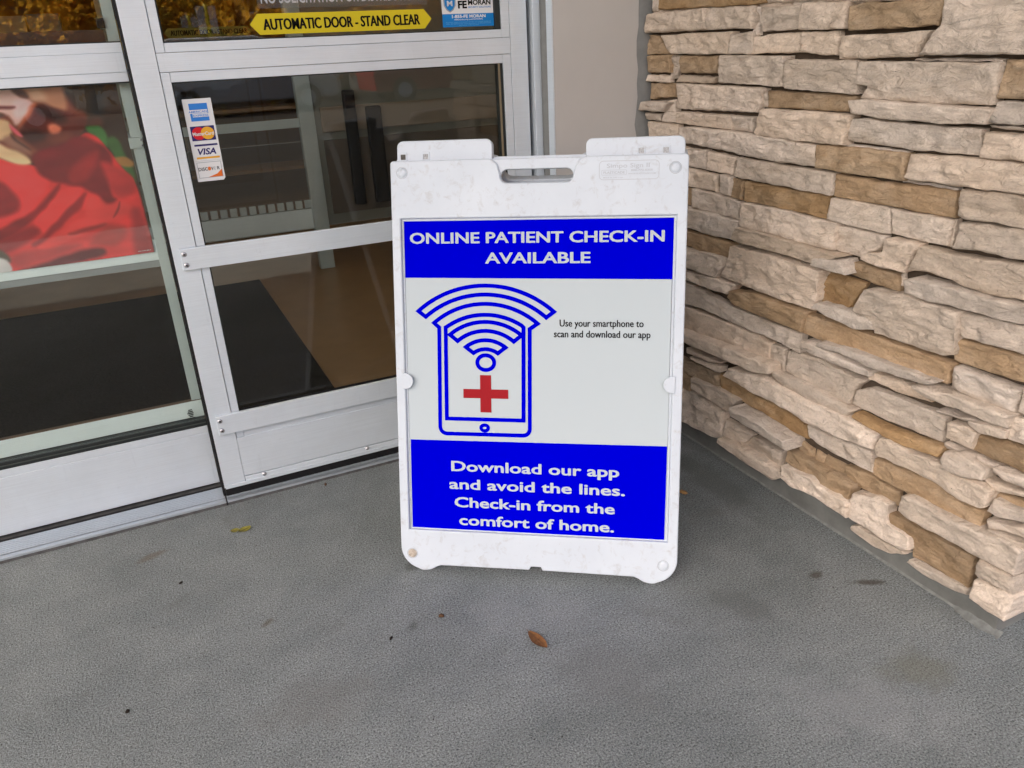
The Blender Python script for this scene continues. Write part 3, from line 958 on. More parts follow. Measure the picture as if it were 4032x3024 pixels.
for y, w, h in ((2.0150, 0.006, 0.0135), (2.0270, 0.0125, 0.0100), (2.0400, 0.0060, 0.0125)):
    MB().box(0.0365, 1.05, y - w / 2, y + w / 2, 0.007, h, 0.0008).build('ridge', M_ALU_RAW, t)
MB().box(-1.72, 0.034, 2.104, 2.118, 0.007, 0.0085).build('track_slot', M_BLACK, t)

# ------------------------------------------------------------------ screws
def cross_screw(x, y, z, rad, parent):
    """pan-head screw with a cross recess, facing the viewer (-Y)"""
    o = MB().dome((x, y, z), (0, -1, 0), rad, rad * 0.38, 18, 4, 0.001).build('screw', M_STEEL, parent, True)
    a = 0.5
    for k in range(2):
        c, s = math.cos(a + k * math.pi / 2), math.sin(a + k * math.pi / 2)
        l, w = rad * 0.55, rad * 0.13
        pts = [(l, w), (-l, w), (-l, -w), (l, -w)]
        yy = y - rad * 0.40 - k * 0.0002
        MB().add([(x + c * p - s * q, yy, z + s * p + c * q) for p, q in pts], [(0, 1, 2, 3)]).build('cross_recess', M_DARKSEAL, o)
    return o


# ------------------------------------------------------------------ right-hand door leaf (nearer the viewer)
Y = DOOR_Y
t = empty('glass_door', (0.53, 2.06, 0))
tag(t, 'front aluminium framed glass door with card stickers beside the sign', 'door')
MB().box(0.0375, 0.0938, Y, Y + 0.05, 0.04, 2.25, 0.0012).build('stile', M_ALU, t)
MB().box(0.9690, 1.0180, Y, Y + 0.05, 0.04, 2.25, 0.0012).build('stile', M_ALU, t)
rail = MB().box(0.0950, 0.9680, Y + 0.0005, Y + 0.05, 1.1042, 1.1435, 0.001).build('middle_rail', M_ALU, t)
MB().box(0.0950, 0.9680, Y + 0.0005, Y + 0.05, 2.16, 2.25, 0.001).build('top_rail', M_ALU, t)
# glazing beads
MB().box(0.0950, 0.1146, Y + 0.002, Y + 0.03, 1.1444, 2.1596, 0.0008).build('glazing_bead', M_ALU, t)
MB().box(0.0950, 0.1146, Y + 0.002, Y + 0.03, 0.1812, 1.1033, 0.0008).build('glazing_bead', M_ALU, t)
MB().box(0.9455, 0.9678, Y + 0.002, Y + 0.03, 1.1444, 2.1596, 0.0008).build('glazing_bead', M_ALU, t)
MB().box(0.9455, 0.9678, Y + 0.002, Y + 0.03, 0.2, 1.1033, 0.0008).build('glazing_bead', M_ALU, t)
MB().box(0.1152, 0.9451, Y + 0.003, Y + 0.03, 1.1444, 1.1640, 0.0008).build('glazing_bead', M_ALU, t)
MB().box(0.1152, 0.9451, Y + 0.003, Y + 0.03, 1.0822, 1.1033, 0.0008).build('glazing_bead', M_ALU, t)
# push bar and lower bar, screwed over the stile
pb = MB().box(0.0535, 0.985, Y - 0.012, Y - 0.0005, 0.6560, 0.7090, 0.0015).build('push_bar', M_ALU, t)
cross_screw(0.0628, Y - 0.012, 0.6958, 0.0062, pb)
cross_screw(0.0634, Y - 0.012, 0.6690, 0.0062, pb)
lb = MB().box(0.0527, 0.985, Y - 0.012, Y - 0.0005, 0.2038, 0.2592, 0.0015).build('lower_bar', M_ALU, t)
cross_screw(0.0617, Y - 0.012, 0.2450, 0.0062, lb)
cross_screw(0.0622, Y - 0.012, 0.2172, 0.0062, lb)
# bottom rail, kick plate, sweep
MB().box(0.1152, 0.9451, Y + 0.003, Y + 0.045, 0.1600, 0.1992, 0.0008).build('bottom_bead', M_ALU, t)
MB().box(0.0950, 0.9680, Y + 0.004, Y + 0.05, 0.0640, 0.1796, 0.0008).build('bottom_rail', M_ALU, t)
MB().box(0.0942, 0.965, Y + 0.0005, Y + 0.0035, 0.0640, 0.1808, 0.0006).build('kick_plate', M_ALU, t)
sl = MB().box(0.0950, 0.9680, Y - 0.0035, Y + 0.05, 0.0400, 0.0622, 0.002).build('bottom_strip', M_ALU, t)
MB().box(0.0400, 0.9686, Y - 0.0066, Y - 0.0036, 0.0395, 0.0505, 0.0008).build('drip_edge', M_ALU, t)
for x in (0.1465, 0.4429, 0.74):
    MB().dome((x, Y - 0.0036, 0.0572), (0, -1, 0), 0.0062, 0.0042, 14, 3).build('rivet', M_STEEL, sl, True)
MB().box(0.0395, 1.016, Y + 0.006, Y + 0.036, 0.0076, 0.0399).build('door_sweep', M_BLACK, t)
MB().box(0.1152, 0.9451, Y + 0.0115, Y + 0.014, 0.1993, 0.2600).build('joint_shadow_strip', M_BLACK, t)
# glass with black gaskets
for z0, z1 in ((1.1644, 2.1596), (0.2010, 1.0818)):
    gk = MB()
    gk.box(0.1152, 0.1178, Y + 0.006, Y + 0.026, z0, z1).box(0.9300, 0.9451, Y + 0.0075, Y + 0.026, z0, z1)
    gk.box(0.1179, 0.9299, Y + 0.006, Y + 0.026, z0, z0 + 0.0022).box(0.1179, 0.9299, Y + 0.006, Y + 0.026, z1 - 0.0022, z1)
    gk.build('gasket', M_DARKSEAL, t)
    MB().box(0.1179, 0.9299, Y + 0.015, Y + 0.0215, z0 + 0.0023, z1 - 0.0023).build('glass_pane', M_GLASS, t)
MB().box(0.9311, 0.9360, Y + 0.004, Y + 0.0074, 0.262, 1.0818).build('seal_fin', plain('tan_seal', (0.20, 0.16, 0.10), 0.6), t)
# brush seal on the leaf's free edge
bs = MB()
rs = random.Random(4)
z = 0.015
while z < 2.2:
    h = rs.uniform(0.004, 0.011)
    bs.box(0.0318 + rs.uniform(-0.0013, 0.0008), 0.0374, Y + 0.006, Y + 0.084, z, z + h)
    z += h
bs.build('brush_seal', M_BLACK, t)

# ------------------------------------------------------------------ door jamb
t = empty('door_jamb', (1.04, 2.05, 0))
tag(t, 'narrow aluminium door jamb standing against the beige panel', 'door frame')
MB().box(1.0300, 1.0515, 2.022, 2.12, 0.0, 2.318, 0.001).build('post', M_ALU, t)
MB().box(1.0182, 1.0299, 2.062, 2.12, 0.0, 2.318).build('shadow_gap_filler', M_BLACK, t)
MB().box(-1.75, 1.0299, 2.03, 2.2, 2.252, 2.318, 0.001).build('header', M_ALU, t)
MB().box(-1.749, -1.2215, 2.10, 2.2, 0.008, 2.2515, 0.002).build('side_post', M_ALU, t)

# ------------------------------------------------------------------ left-hand sliding leaf (set further back)
Y = LEAF_Y
XL = -1.16
t = empty('sliding_door', (-0.5, 2.15, 0))
tag(t, 'left sliding glass door leaf with the red shirt poster behind it', 'door')
MB().box(XL, 0.0300, Y, Y + 0.05, 1.1088, 1.1497, 0.001).build('middle_rail', M_ALU, t)
MB().box(XL, 0.0300, Y + 0.002, Y + 0.03, 1.1500, 1.1712, 0.0008).build('glazing_bead', M_ALU, t)
MB().box(XL, 0.0300, Y + 0.002, Y + 0.03, 1.0880, 1.1085, 0.0008).build('glazing_bead', M_ALU, t)
kp = MB().box(XL, 0.0300, Y, Y + 0.05, 0.0170, 0.1768, 0.0012).build('kick_plate', M_ALU, t)
MB().box(XL, 0.0300, Y + 0.0015, Y + 0.05, 0.1772, 0.1970, 0.001).build('bottom_rail', M_ALU, t)
MB().box(XL, 0.0300, Y + 0.004, Y + 0.03, 0.1974, 0.2165).build('gasket', M_DARKSEAL, t)
MB().box(XL, 0.0300, Y + 0.0005, Y + 0.0035, 0.2060, 0.2085).build('gasket_lip', plain('gasket_edge', (0.045, 0.055, 0.05), 0.4), t)
MB().box(XL, 0.0300, Y + 0.004, Y + 0.03, 1.0850, 1.0879).build('gasket', M_DARKSEAL, t)
MB().box(XL, 0.0300, Y + 0.004, Y + 0.03, 1.1714, 1.1740).build('gasket', M_DARKSEAL, t)
MB().box(XL, 0.0300, Y + 0.010, Y + 0.016, 0.2167, 1.0849).build('glass_pane', M_GLASS, t)
MB().box(XL, 0.0300, Y + 0.010, Y + 0.016, 1.1742, 2.2).build('glass_pane', M_GLASS, t)
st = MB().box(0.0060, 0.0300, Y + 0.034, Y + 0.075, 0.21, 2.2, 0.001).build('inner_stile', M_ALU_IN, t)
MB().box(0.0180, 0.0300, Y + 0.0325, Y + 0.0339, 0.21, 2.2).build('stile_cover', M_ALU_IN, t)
MB().box(XL - 0.06, XL - 0.0005, Y, Y + 0.075, 0.017, 2.25, 0.001).build('stile', M_ALU, t)
br = MB().box(-0.0006, 0.0300, Y + 0.027, Y + 0.0322, 0.9375, 0.9620, 0.0006).build('bracket', M_ALU_IN, t)
cross_screw(0.0268, Y + 0.027, 0.9563, 0.0032, br)
cross_screw(0.0268, Y + 0.027, 0.9434, 0.0032, br)
MB().box(XL, 0.0300, Y + 0.036, Y + 0.050, 0.6625, 0.7150, 0.001).build('inner_push_bar', M_ALU_PALE, t)
MB().box(XL, 0.0120, Y + 0.040, Y + 0.052, 0.6440, 0.6621, 0.001).build('inner_bar_flange', plain('grey_flange', (0.22, 0.235, 0.23), 0.5), t)
MB().box(XL, 0.0300, Y + 0.030, Y + 0.045, 0.2180, 0.2650, 0.001).build('inner_lower_bar', M_ALU_PALE, t)
MB().box(XL, 0.0300, Y + 0.031, Y + 0.045, 0.2653, 0.2672).build('bar_edge', plain('brown_edge', (0.10, 0.06, 0.035), 0.6), t)
# the black block on the upper inner stile
MB().box(-0.0105, 0.0062, Y + 0.026, Y + 0.0335, 1.2020, 1.2240, 0.002).build('lock_block', M_BLACK, t)

# ------------------------------------------------------------------ stickers and print on the glass
def print_xz(parts, Y, name, mat, parent, flip=False):
    """flat print facing -Y: 2-D (x, z) shapes at depth Y"""
    m = MB()
    for vs, fs in parts:
        m.add([(v[0], Y, v[1]) for v in vs], fs)
    return m.build(name, mat, parent)


def rect2(x0, x1, z0, z1):
    return [(x0, z0), (x1, z0), (x1, z1), (x0, z1)], [(0, 1, 2, 3)]


def disc2(cx, cz, rx, rz, n=28):
    return [(cx + rx * math.cos(2 * math.pi * k / n), cz + rz * math.sin(2 * math.pi * k / n)) for k in range(n)], [tuple(range(n))]


GY = DOOR_Y + 0.0147                        # just in front of the outer glass face
# payment card sticker
x0, x1, zb, zt = 0.1295, 0.1932, 0.8575, 1.0442
W_, H_ = x1 - x0, zt - zb
px = lambda f: x0 + W_ * f
pz = lambda f: zt - H_ * f
t = empty('payment_sticker', (x0 + W_ / 2, GY, zb))
tag(t, 'white strip of payment card logos stuck on the front door glass', 'sticker')
sheet = [(px(0), pz(0)), (px(1), pz(0)), (px(1), pz(0.975)), (px(0.965), pz(0.985)), (px(0.94), pz(1)), (px(0), pz(1))]
print_xz([(sheet, [tuple(range(6))])], GY, 'sheet', M_WHITEV, t)
e1, e2, e3 = GY - 0.0003, GY - 0.0006, GY - 0.0009
k = print_xz([rect2(px(0.19), px(0.83), pz(0.265), pz(0.055))], e1, 'blue_square', M_CBLUE, t)
print_xz([rect2(px(0.13), px(0.80), pz(0.172), pz(0.130))], e2, 'white_band', M_WHITEV, k)
print_xz([rect2(px(0.27), px(0.83), pz(0.217), pz(0.176))], e2, 'white_band', M_WHITEV, k)
print_xz([text2d('AMERICAN', px(0.145), px(0.78), pz(0.165), H_ * 0.026, 0.02)], e3, 'lettering', M_CBLUE, k)
print_xz([text2d('EXPRESS', px(0.285), px(0.815), pz(0.211), H_ * 0.026, 0.02)], e3, 'lettering', M_CBLUE, k)
k = print_xz([rect2(px(0.09), px(0.93), pz(0.50), pz(0.325))], e1, 'navy_field', M_NAVY, t)
print_xz([disc2(px(0.36), pz(0.412), 0.0150, 0.0143)], e2, 'red_disc', M_CRED, k)
print_xz([disc2(px(0.67), pz(0.412), 0.0150, 0.0143)], e3, 'gold_disc', M_CYEL, k)
print_xz([text2d('MasterCard', px(0.14), px(0.88), pz(0.438), H_ * 0.046, 0.02)], GY - 0.0012, 'lettering', M_WHITEV, k)
print_xz([rect2(px(0.12), px(0.94), pz(0.566), pz(0.543))], e1, 'navy_bar', M_NAVY, t)
print_xz([text2d('VISA', px(0.20), px(0.84), pz(0.672), H_ * 0.082, 0.03, 0, 0.25)], e1, 'lettering', M_NAVY, t)
print_xz([rect2(px(0.12), px(0.94), pz(0.722), pz(0.698))], e1, 'gold_bar', M_CYEL, t)
print_xz([rect2(px(0.03), px(0.97), pz(0.7465), pz(0.7445))], e1, 'seam_line', M_GREYINK, t)
print_xz([ring([(px(0.08), pz(0.955)), (px(0.93), pz(0.955)), (px(0.93), pz(0.765)), (px(0.08), pz(0.765))], 0.0011)], e1, 'card_outline', M_GREYINK, t)
print_xz([([(px(0.40), pz(0.952)), (px(0.92), pz(0.952)), (px(0.92), pz(0.862)), (px(0.74), pz(0.915))], [(0, 1, 2, 3)])], e2, 'orange_swoosh', M_CORA, t)
print_xz([text2d('DISC', px(0.10), px(0.43), pz(0.868), H_ * 0.044, 0.015)], e1, 'lettering', M_BLACKINK, t)
print_xz([disc2(px(0.49), pz(0.846), 0.0036, 0.0046, 18)], e1, 'orange_dot', M_CORA, t)
print_xz([text2d('V', px(0.55), px(0.64), pz(0.868), H_ * 0.044, 0.01)], e1, 'lettering', M_BLACKINK, t)
print_xz([text2d('E', px(0.66), px(0.71), pz(0.868), H_ * 0.044, -0.012)], e1, 'worn_letter', M_GREYINK, t)
print_xz([text2d('R', px(0.77), px(0.86), pz(0.868), H_ * 0.044, 0.01)], e1, 'lettering', M_BLACKINK, t)

# arrow shaped warning sticker
def arrow_sticker(name, xa, xb, z0, z1, Y, tip, label, mat, ink, txt):
    t = empty(name, ((xa + xb) / 2, Y, z0))
    tag(t, label, 'sticker', 'automatic door warning stickers')
    zm = (z0 + z1) / 2
    print_xz([([(xa, zm), (xa + tip, z0), (xb - tip, z0), (xb, zm), (xb - tip, z1), (xa + tip, z1)], [tuple(range(6))])], Y, 'arrow_sheet', mat, t)
    vs, fs = text2d('AUTOMATIC DOOR - STAND CLEAR', txt[0] + 0.0008, txt[1] - 0.0008, txt[2], txt[3], 0.012)
    m = MB()
    for k in (-1, 0, 1):
        m.add([(v[0] + k * 0.0008, Y - 0.0006 - 0.00015 * k, v[1]) for v in vs], fs)
    m.build('lettering', ink, t)
    return t


arrow_sticker('warning_sticker', 0.3093, 0.7566, 1.1732, 1.2178, GY, 0.0195,
              'long yellow double arrow warning sticker on the upper front glass', M_YEL, M_BLACKINK, (0.3385, 0.7255, 1.1830, 0.0250))
arrow_sticker('warning_sticker', 0.2610, 0.6720, 1.2360, 1.2790, 4.432, 0.0195,
              'dim yellow warning sticker seen through the glass on the inner door', plain('dimmed_yellow_vinyl', (0.20, 0.165, 0.012), 0.6), M_BLACKINK, (0.2900, 0.6520, 1.2460, 0.0240))  # same sticker in darker vinyl; the lobby's dimness is in its colour

# faded white notice line above it
t = empty('solicitation_notice', (0.53, GY, 1.2385))
tag(t, 'faded white lettering strip cut off by the top of the picture', 'sticker')
m_, nt_, out_ = new_mat('clear_film')
tr_ = N(nt_, 'ShaderNodeBsdfTransparent'); tr_.inputs[0].default_value = (0.86, 0.86, 0.85, 1)
df_ = N(nt_, 'ShaderNodeBsdfDiffuse'); df_.inputs[0].default_value = (0.4, 0.4, 0.4, 1)
ms_ = nt_.nodes.new('ShaderNodeMixShader'); ms_.inputs[0].default_value = 0.14
nt_.links.new(tr_.outputs[0], ms_.inputs[1]); nt_.links.new(df_.outputs[0], ms_.inputs[2]); nt_.links.new(ms_.outputs[0], out_.inputs['Surface'])
print_xz([rect2(0.333, 0.748, 1.2285, 1.2790)], GY + 0.0001, 'film', m_, t)
print_xz([text2d('NO SOLICITATION OR DISTRIBUTION', 0.342, 0.728, 1.2388, 0.026, 0.015)], e1, 'lettering', plain('faded_white_ink', (0.45, 0.47, 0.48), 0.6), t)

# security sticker
t = empty('security_sticker', (0.86, GY, 1.174))
tag(t, 'white and blue security company sticker in the upper door corner', 'sticker')
print_xz([rect2(0.7864, 0.9293, 1.2045, 1.2950)], GY, 'white_field', M_WHITEV, t)
print_xz([rect2(0.7864, 0.9293, 1.1738, 1.2044)], GY, 'blue_field', M_SKYB, t)
sh = [(0.8085, 1.2075), (0.8180, 1.2135), (0.8245, 1.2235), (0.8255, 1.2420), (0.8085, 1.2470), (0.7915, 1.2420), (0.7925, 1.2235), (0.7990, 1.2135)]
k = print_xz([(sh, [tuple(range(8))])], e1, 'shield_rim', M_GREYINK, t)
print_xz([([(0.8085 + (a - 0.8085) * 0.82, 1.2275 + (b - 1.2275) * 0.84) for a, b in sh], [tuple(range(8))])], e2, 'shield', M_SKYB, k)
print_xz([text2d('M', 0.8010, 0.8160, 1.2225, 0.0130, 0.03)], e3, 'lettering', M_WHITEV, k)
print_xz([text2d('FE', 0.8310, 0.8560, 1.2165, 0.0190, 0.045)], e1, 'lettering', M_BLACKINK, t)
print_xz([text2d('MORAN', 0.8590, 0.9225, 1.2240, 0.0130, 0.035)], e1, 'lettering', M_BLACKINK, t)
print_xz([text2d('SECURITY SOLUTIONS', 0.8590, 0.9225, 1.2170, 0.0042, 0.02)], e1, 'lettering', M_SKYB, t)
print_xz([text2d('1-855-FE MORAN', 0.8125, 0.9065, 1.1945, 0.0080, 0.035)], e1, 'lettering', M_WHITEV, t)
print_xz([text2d('FEMoranSecurity.com/NATIONAL', 0.8190, 0.8990, 1.1895, 0.0034, 0.02)], e1, 'lettering', M_WHITEV, t)
M_PALE = plain('pale_blue_ink', (0.12, 0.38, 0.68), 0.5)
for q in range(3):
    print_xz([text2d(('NOTICE: UNAUTHORIZED ENTRY TO THESE PREMISES', 'WILL BE REPORTED. THIS PROPERTY IS MONITORED', 'AROUND THE CLOCK')[q],
                     (0.795, 0.795, 0.83)[q], (0.921, 0.921, 0.886)[q], 1.1838 - 0.0036 * q, 0.0020, 0.01)], e1, 'small_print', M_PALE, t)

# tempered glass stamp on the left leaf
LY = LEAF_Y + 0.0097
t = empty('glass_stamp', (0.0, LY, 0.226))
tag(t, 'small black glass maker stamp low on the left door', 'stamp')
print_xz([rect2(-0.0125 + 0.002 * abs(q - 2), 0.0035 - 0.001 * abs(q - 2), 0.2285 + q * 0.0048, 0.2318 + q * 0.0048) for q in range(5)], LY, 'print', M_BLACKINK, t)

# ------------------------------------------------------------------ portrait poster behind the left glass
# colour, softness (mm), outline as (X, Z) in mm
FACE = [
((122,62,46),4.6,[(-292,1098),(-233,1092),(-98,1089),(-102,1036),(-71,1024),(-86,990),(-131,953),(-173,928),(-207,924),(-222,947),(-324,984)]),
((58,46,38),7.5,[(-113,1096),(-25,1096),(-49,994),(-74,993),(-71,1024),(-83,1039),(-96,1061),(-122,1063)]),
((30,31,34),5.7,[(-44,1092),(-22,1091),(-39,1015),(-66,1019),(-63,1047)]),
((190,128,95),3.9,[(-200,1097),(-114,1092),(-111,1071),(-109,1043),(-120,1032),(-144,1043),(-162,1056),(-178,1060),(-185,1067),(-193,1083)]),
((214,164,132),5.3,[(-185,1085),(-155,1085),(-147,1057),(-173,1057),(-181,1064)]),
((222,174,160),2.8,[(-292,1098),(-206,1091),(-202,1068),(-184,1062),(-174,1052),(-183,1042),(-211,1014),(-227,1009),(-228,1022),(-235,1036),(-305,1050)]),
((232,186,182),3.9,[(-216,1062),(-188,1062),(-181,1051),(-198,1033),(-215,1018),(-223,1019),(-223,1035)]),
((192,96,66),3.2,[(-179,1057),(-170,1051),(-189,1026),(-212,1005),(-221,1006),(-200,1027)]),
((94,40,33),3.5,[(-171,1051),(-144,1041),(-121,1030),(-100,1024),(-75,1017),(-86,990),(-130,957),(-170,937),(-199,954),(-212,979),(-218,996),(-214,1005),(-192,1024)]),
((54,26,23),5.3,[(-173,1050),(-150,1043),(-130,1028),(-116,1013),(-136,1005),(-158,1021),(-175,1032)]),
((60,29,27),5.3,[(-213,999),(-188,998),(-170,989),(-172,975),(-195,968),(-212,972),(-219,984)]),
((112,50,38),6.1,[(-165,984),(-110,984),(-129,960),(-164,961)]),
((214,116,88),2.8,[(-159,1005),(-144,1008),(-133,996),(-141,986),(-158,985),(-162,996)]),
((92,58,48),2.5,[(-214,1089),(-195,1085),(-181,1069),(-188,1063),(-201,1070),(-211,1079)]),
((108,50,46),2.1,[(-283,1055),(-215,1050),(-213,1045),(-233,1044),(-285,1048)]),
((90,60,50),2.1,[(-287,1043),(-243,1039),(-238,1028),(-291,1028)]),
((208,168,128),2.8,[(-311,1031),(-238,1026),(-233,1009),(-237,986),(-251,978),(-322,989)]),
((140,95,78),3.9,[(-260,983),(-237,990),(-213,960),(-208,943),(-228,951),(-248,965)]),
((68,41,37),2.8,[(-239,994),(-226,975),(-213,960),(-207,954),(-224,965),(-239,983)]),
((216,98,106),1.7,[(-237,1015),(-231,1009),(-214,987),(-217,982),(-228,989),(-237,1002)]),
((82,47,38),4.6,[(-73,1015),(-44,1015),(-46,991),(-71,985),(-81,996)]),
((62,112,52),2.5,[(-88,992),(-77,998),(-45,991),(-43,940),(-64,956)]),
((58,96,48),3.2,[(-55,966),(-23,972),(-5,918),(0,852),(-18,860),(-31,903)]),
((52,40,30),3.2,[(-21,983),(5,964),(4,899),(-10,907),(-17,937)]),
((156,110,58),2.1,[(-51,922),(-15,923),(2,905),(-4,893),(-31,900),(-38,912)]),
((206,50,48),1.7,[(-348,968),(-283,950),(-262,935),(-240,922),(-214,922),(-189,908),(-132,948),(-89,986),(-67,974),(-57,957),(-23,887),(-5,861),(-3,797),(-2,683),(-10,572),(-453,648)]),
((222,182,138),2.8,[(-321,993),(-275,980),(-254,964),(-228,950),(-216,937),(-212,922),(-240,921),(-262,935),(-283,949),(-329,966)]),
((60,37,32),4.6,[(-208,943),(-167,951),(-128,964),(-136,948),(-169,926),(-203,922)]),
((240,64,64),4.6,[(-344,950),(-262,925),(-218,920),(-202,891),(-187,881),(-214,844),(-245,815),(-286,797),(-393,773)]),
((138,35,40),4.6,[(-351,924),(-279,891),(-264,861),(-255,834),(-277,813),(-386,798)]),
((236,62,60),3.5,[(-233,802),(-199,833),(-165,864),(-121,860),(-134,837),(-173,809),(-213,775),(-232,762),(-246,786)]),
((116,29,34),3.2,[(-212,938),(-194,953),(-135,962),(-98,984),(-44,939),(-47,904),(-68,835),(-53,823),(-74,811),(-89,819),(-92,838),(-114,850),(-123,861),(-148,868),(-175,875),(-197,890),(-208,909)]),
((152,39,41),5.3,[(-145,900),(-82,942),(-63,941),(-101,883),(-123,870),(-147,872)]),
((176,46,46),4.6,[(-74,919),(-47,904),(-9,874),(-8,840),(-37,823),(-63,832),(-67,877)]),
((130,31,36),2.8,[(-400,748),(-246,813),(-217,832),(-179,869),(-164,877),(-182,848),(-232,805),(-289,767),(-408,722)]),
((138,33,38),2.8,[(-237,754),(-187,796),(-140,835),(-111,851),(-131,819),(-173,788),(-206,762),(-256,731),(-263,743)]),
((136,33,38),4.6,[(-409,717),(-286,779),(-237,784),(-235,762),(-274,744),(-315,725),(-413,702)]),
((168,43,43),5.3,[(-316,723),(-251,732),(-143,729),(-186,713),(-260,696),(-309,691)]),
((220,63,59),3.5,[(-255,732),(-195,761),(-144,793),(-102,785),(-91,771),(-118,762),(-155,748),(-203,731),(-236,726)]),
((216,63,59),4.6,[(-116,844),(-92,828),(-79,811),(-49,823),(-24,803),(-48,778),(-94,772),(-140,790)]),
((118,35,36),1.7,[(-48,824),(-57,797),(-77,777),(-64,795)]),
((162,50,46),5.3,[(-92,768),(-57,760),(-50,741),(-79,713),(-118,718),(-145,722),(-124,739)]),
((150,45,44),2.5,[(-181,758),(-134,766),(-88,772),(-96,762),(-137,755),(-177,751)]),
((150,40,42),6.1,[(-31,800),(-3,797),(-2,637),(-47,677),(-39,739)]),
((90,24,30),3.5,[(-317,681),(-261,690),(-186,710),(-112,717),(-105,691),(-181,686),(-267,667)]),
((78,64,50),2.5,[(-393,776),(-318,736),(-310,701),(-330,710),(-405,731)]),
((194,189,186),2.1,[(-404,737),(-326,723),(-311,692),(-320,678),(-420,679)]),
]

PX0, PX1, PZ0, PZ1, PY = -0.56, 0.0006, 0.6845, 1.20, 2.157
nx, nz_ = 330, 270
gx, gz = np.meshgrid(np.linspace(PX0, PX1, nx), np.linspace(PZ0, PZ1, nz_))
X_, Z_ = gx.ravel() * 1000, gz.ravel() * 1000
wob = np.array([[noise.noise(Vector((x * 0.045, z * 0.045, 1.7))), noise.noise(Vector((x * 0.045, z * 0.045, 9.1))),
                 noise.noise(Vector((x * 0.02, z * 0.05, 4.4)))] for x, z in zip(X_, Z_)])
XX, ZZ = X_ + wob[:, 0] * 2.0, Z_ + wob[:, 1] * 2.0
rgb = np.tile(np.array([52.0, 34, 26]), (len(X_), 1))
for c_, soft, poly in FACE:
    pts = np.array(poly, float)
    for _ in range(2):                       # round the traced corners
        nxt = np.roll(pts, -1, 0)
        pts = np.stack([pts * 0.75 + nxt * 0.25, pts * 0.25 + nxt * 0.75], 1).reshape(-1, 2)
    inside = np.zeros(len(XX), bool)
    dist = np.full(len(XX), 1e9)
    for a, b in zip(pts, np.roll(pts, -1, 0)):
        cond = (a[1] > ZZ) != (b[1] > ZZ)
        xi = a[0] + (ZZ - a[1]) * (b[0] - a[0]) / (b[1] - a[1] + 1e-9)
        inside ^= cond & (XX < xi)
        ab = b - a
        tt = np.clip(((XX - a[0]) * ab[0] + (ZZ - a[1]) * ab[1]) / (ab @ ab + 1e-9), 0, 1)
        dist = np.minimum(dist, np.hypot(XX - a[0] - tt * ab[0], ZZ - a[1] - tt * ab[1]))
    sd = np.where(inside, dist, -dist)
    a_ = np.clip(0.5 + sd / (3.8 * max(soft, 0.9)), 0, 1)
    a_ = (a_ * a_ * (3 - 2 * a_))[:, None]
    rgb = rgb * (1 - a_) + np.array(c_, float) * a_
rgb = np.clip(rgb * (1 + 0.12 * wob[:, 2:3]), 0, 255) / 255.0
rgb = np.where(rgb <= 0.04045, rgb / 12.92, ((rgb + 0.055) / 1.055) ** 2.4)
rgb = np.clip(rgb * 1.2, 0, 0.85)
pf = [(j * nx + i, j * nx + i + 1, (j + 1) * nx + i + 1, (j + 1) * nx + i) for j in range(nz_ - 1) for i in range(nx - 1)]
t = empty('portrait_poster', (-0.31, PY, PZ0))
tag(t, 'printed poster of a smiling man in a red shirt behind the left door', 'poster')
sheet = from_data('printed_sheet', [(x, PY, z) for x, z in zip(gx.ravel(), gz.ravel())], pf, None, t)
att = sheet.data.color_attributes.new('print', 'FLOAT_COLOR', 'POINT')
att.data.foreach_set('color', np.hstack([rgb, np.ones((len(rgb), 1))]).astype(np.float32).ravel())
m_, nt_, out_ = new_mat('poster_print')
va = N(nt_, 'ShaderNodeVertexColor')
va.layer_name = 'print'
surf(nt_, out_, va.outputs[0], 0.35, 0, 0.4)
sheet.data.materials.append(m_)
MB().box(PX0, PX1, PY + 0.0005, PY + 0.0015, PZ0, PZ1).build('backing', M_WHITEV, t)
print_xz([text2d('RICH_CUNG_JPG_A', -0.0370, -0.0075, 0.6905, 0.0022, 0.03)], PY - 0.0004, 'small_print', M_WHITEV, t)

# ------------------------------------------------------------------ inside the lobby
mt = MB().box(-1.75, 0.49, 2.32, 4.39, -0.0015, 0.008, 0.003).build('floor_mat', M_MAT)
tag(mt, 'charcoal carpet entrance mat lying on the brown lobby floor', 'mat')

IY = 4.45
t = empty('inner_door', (0.4, IY, 0))
tag(t, 'inner lobby glass door with aluminium rails behind the front door', 'door')
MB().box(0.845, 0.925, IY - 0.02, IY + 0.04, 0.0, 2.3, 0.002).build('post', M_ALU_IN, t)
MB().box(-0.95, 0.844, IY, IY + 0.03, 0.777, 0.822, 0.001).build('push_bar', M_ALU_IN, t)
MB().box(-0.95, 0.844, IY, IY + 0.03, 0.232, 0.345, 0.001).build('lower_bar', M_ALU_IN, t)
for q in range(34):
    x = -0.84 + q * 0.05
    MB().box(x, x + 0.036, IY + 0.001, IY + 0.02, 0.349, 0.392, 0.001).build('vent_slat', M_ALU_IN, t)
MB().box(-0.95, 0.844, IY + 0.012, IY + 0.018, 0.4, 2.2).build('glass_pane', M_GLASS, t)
MB().box(-1.03, -0.951, IY - 0.02, IY + 0.04, 0.0, 2.3, 0.002).build('post', M_ALU_IN, t)

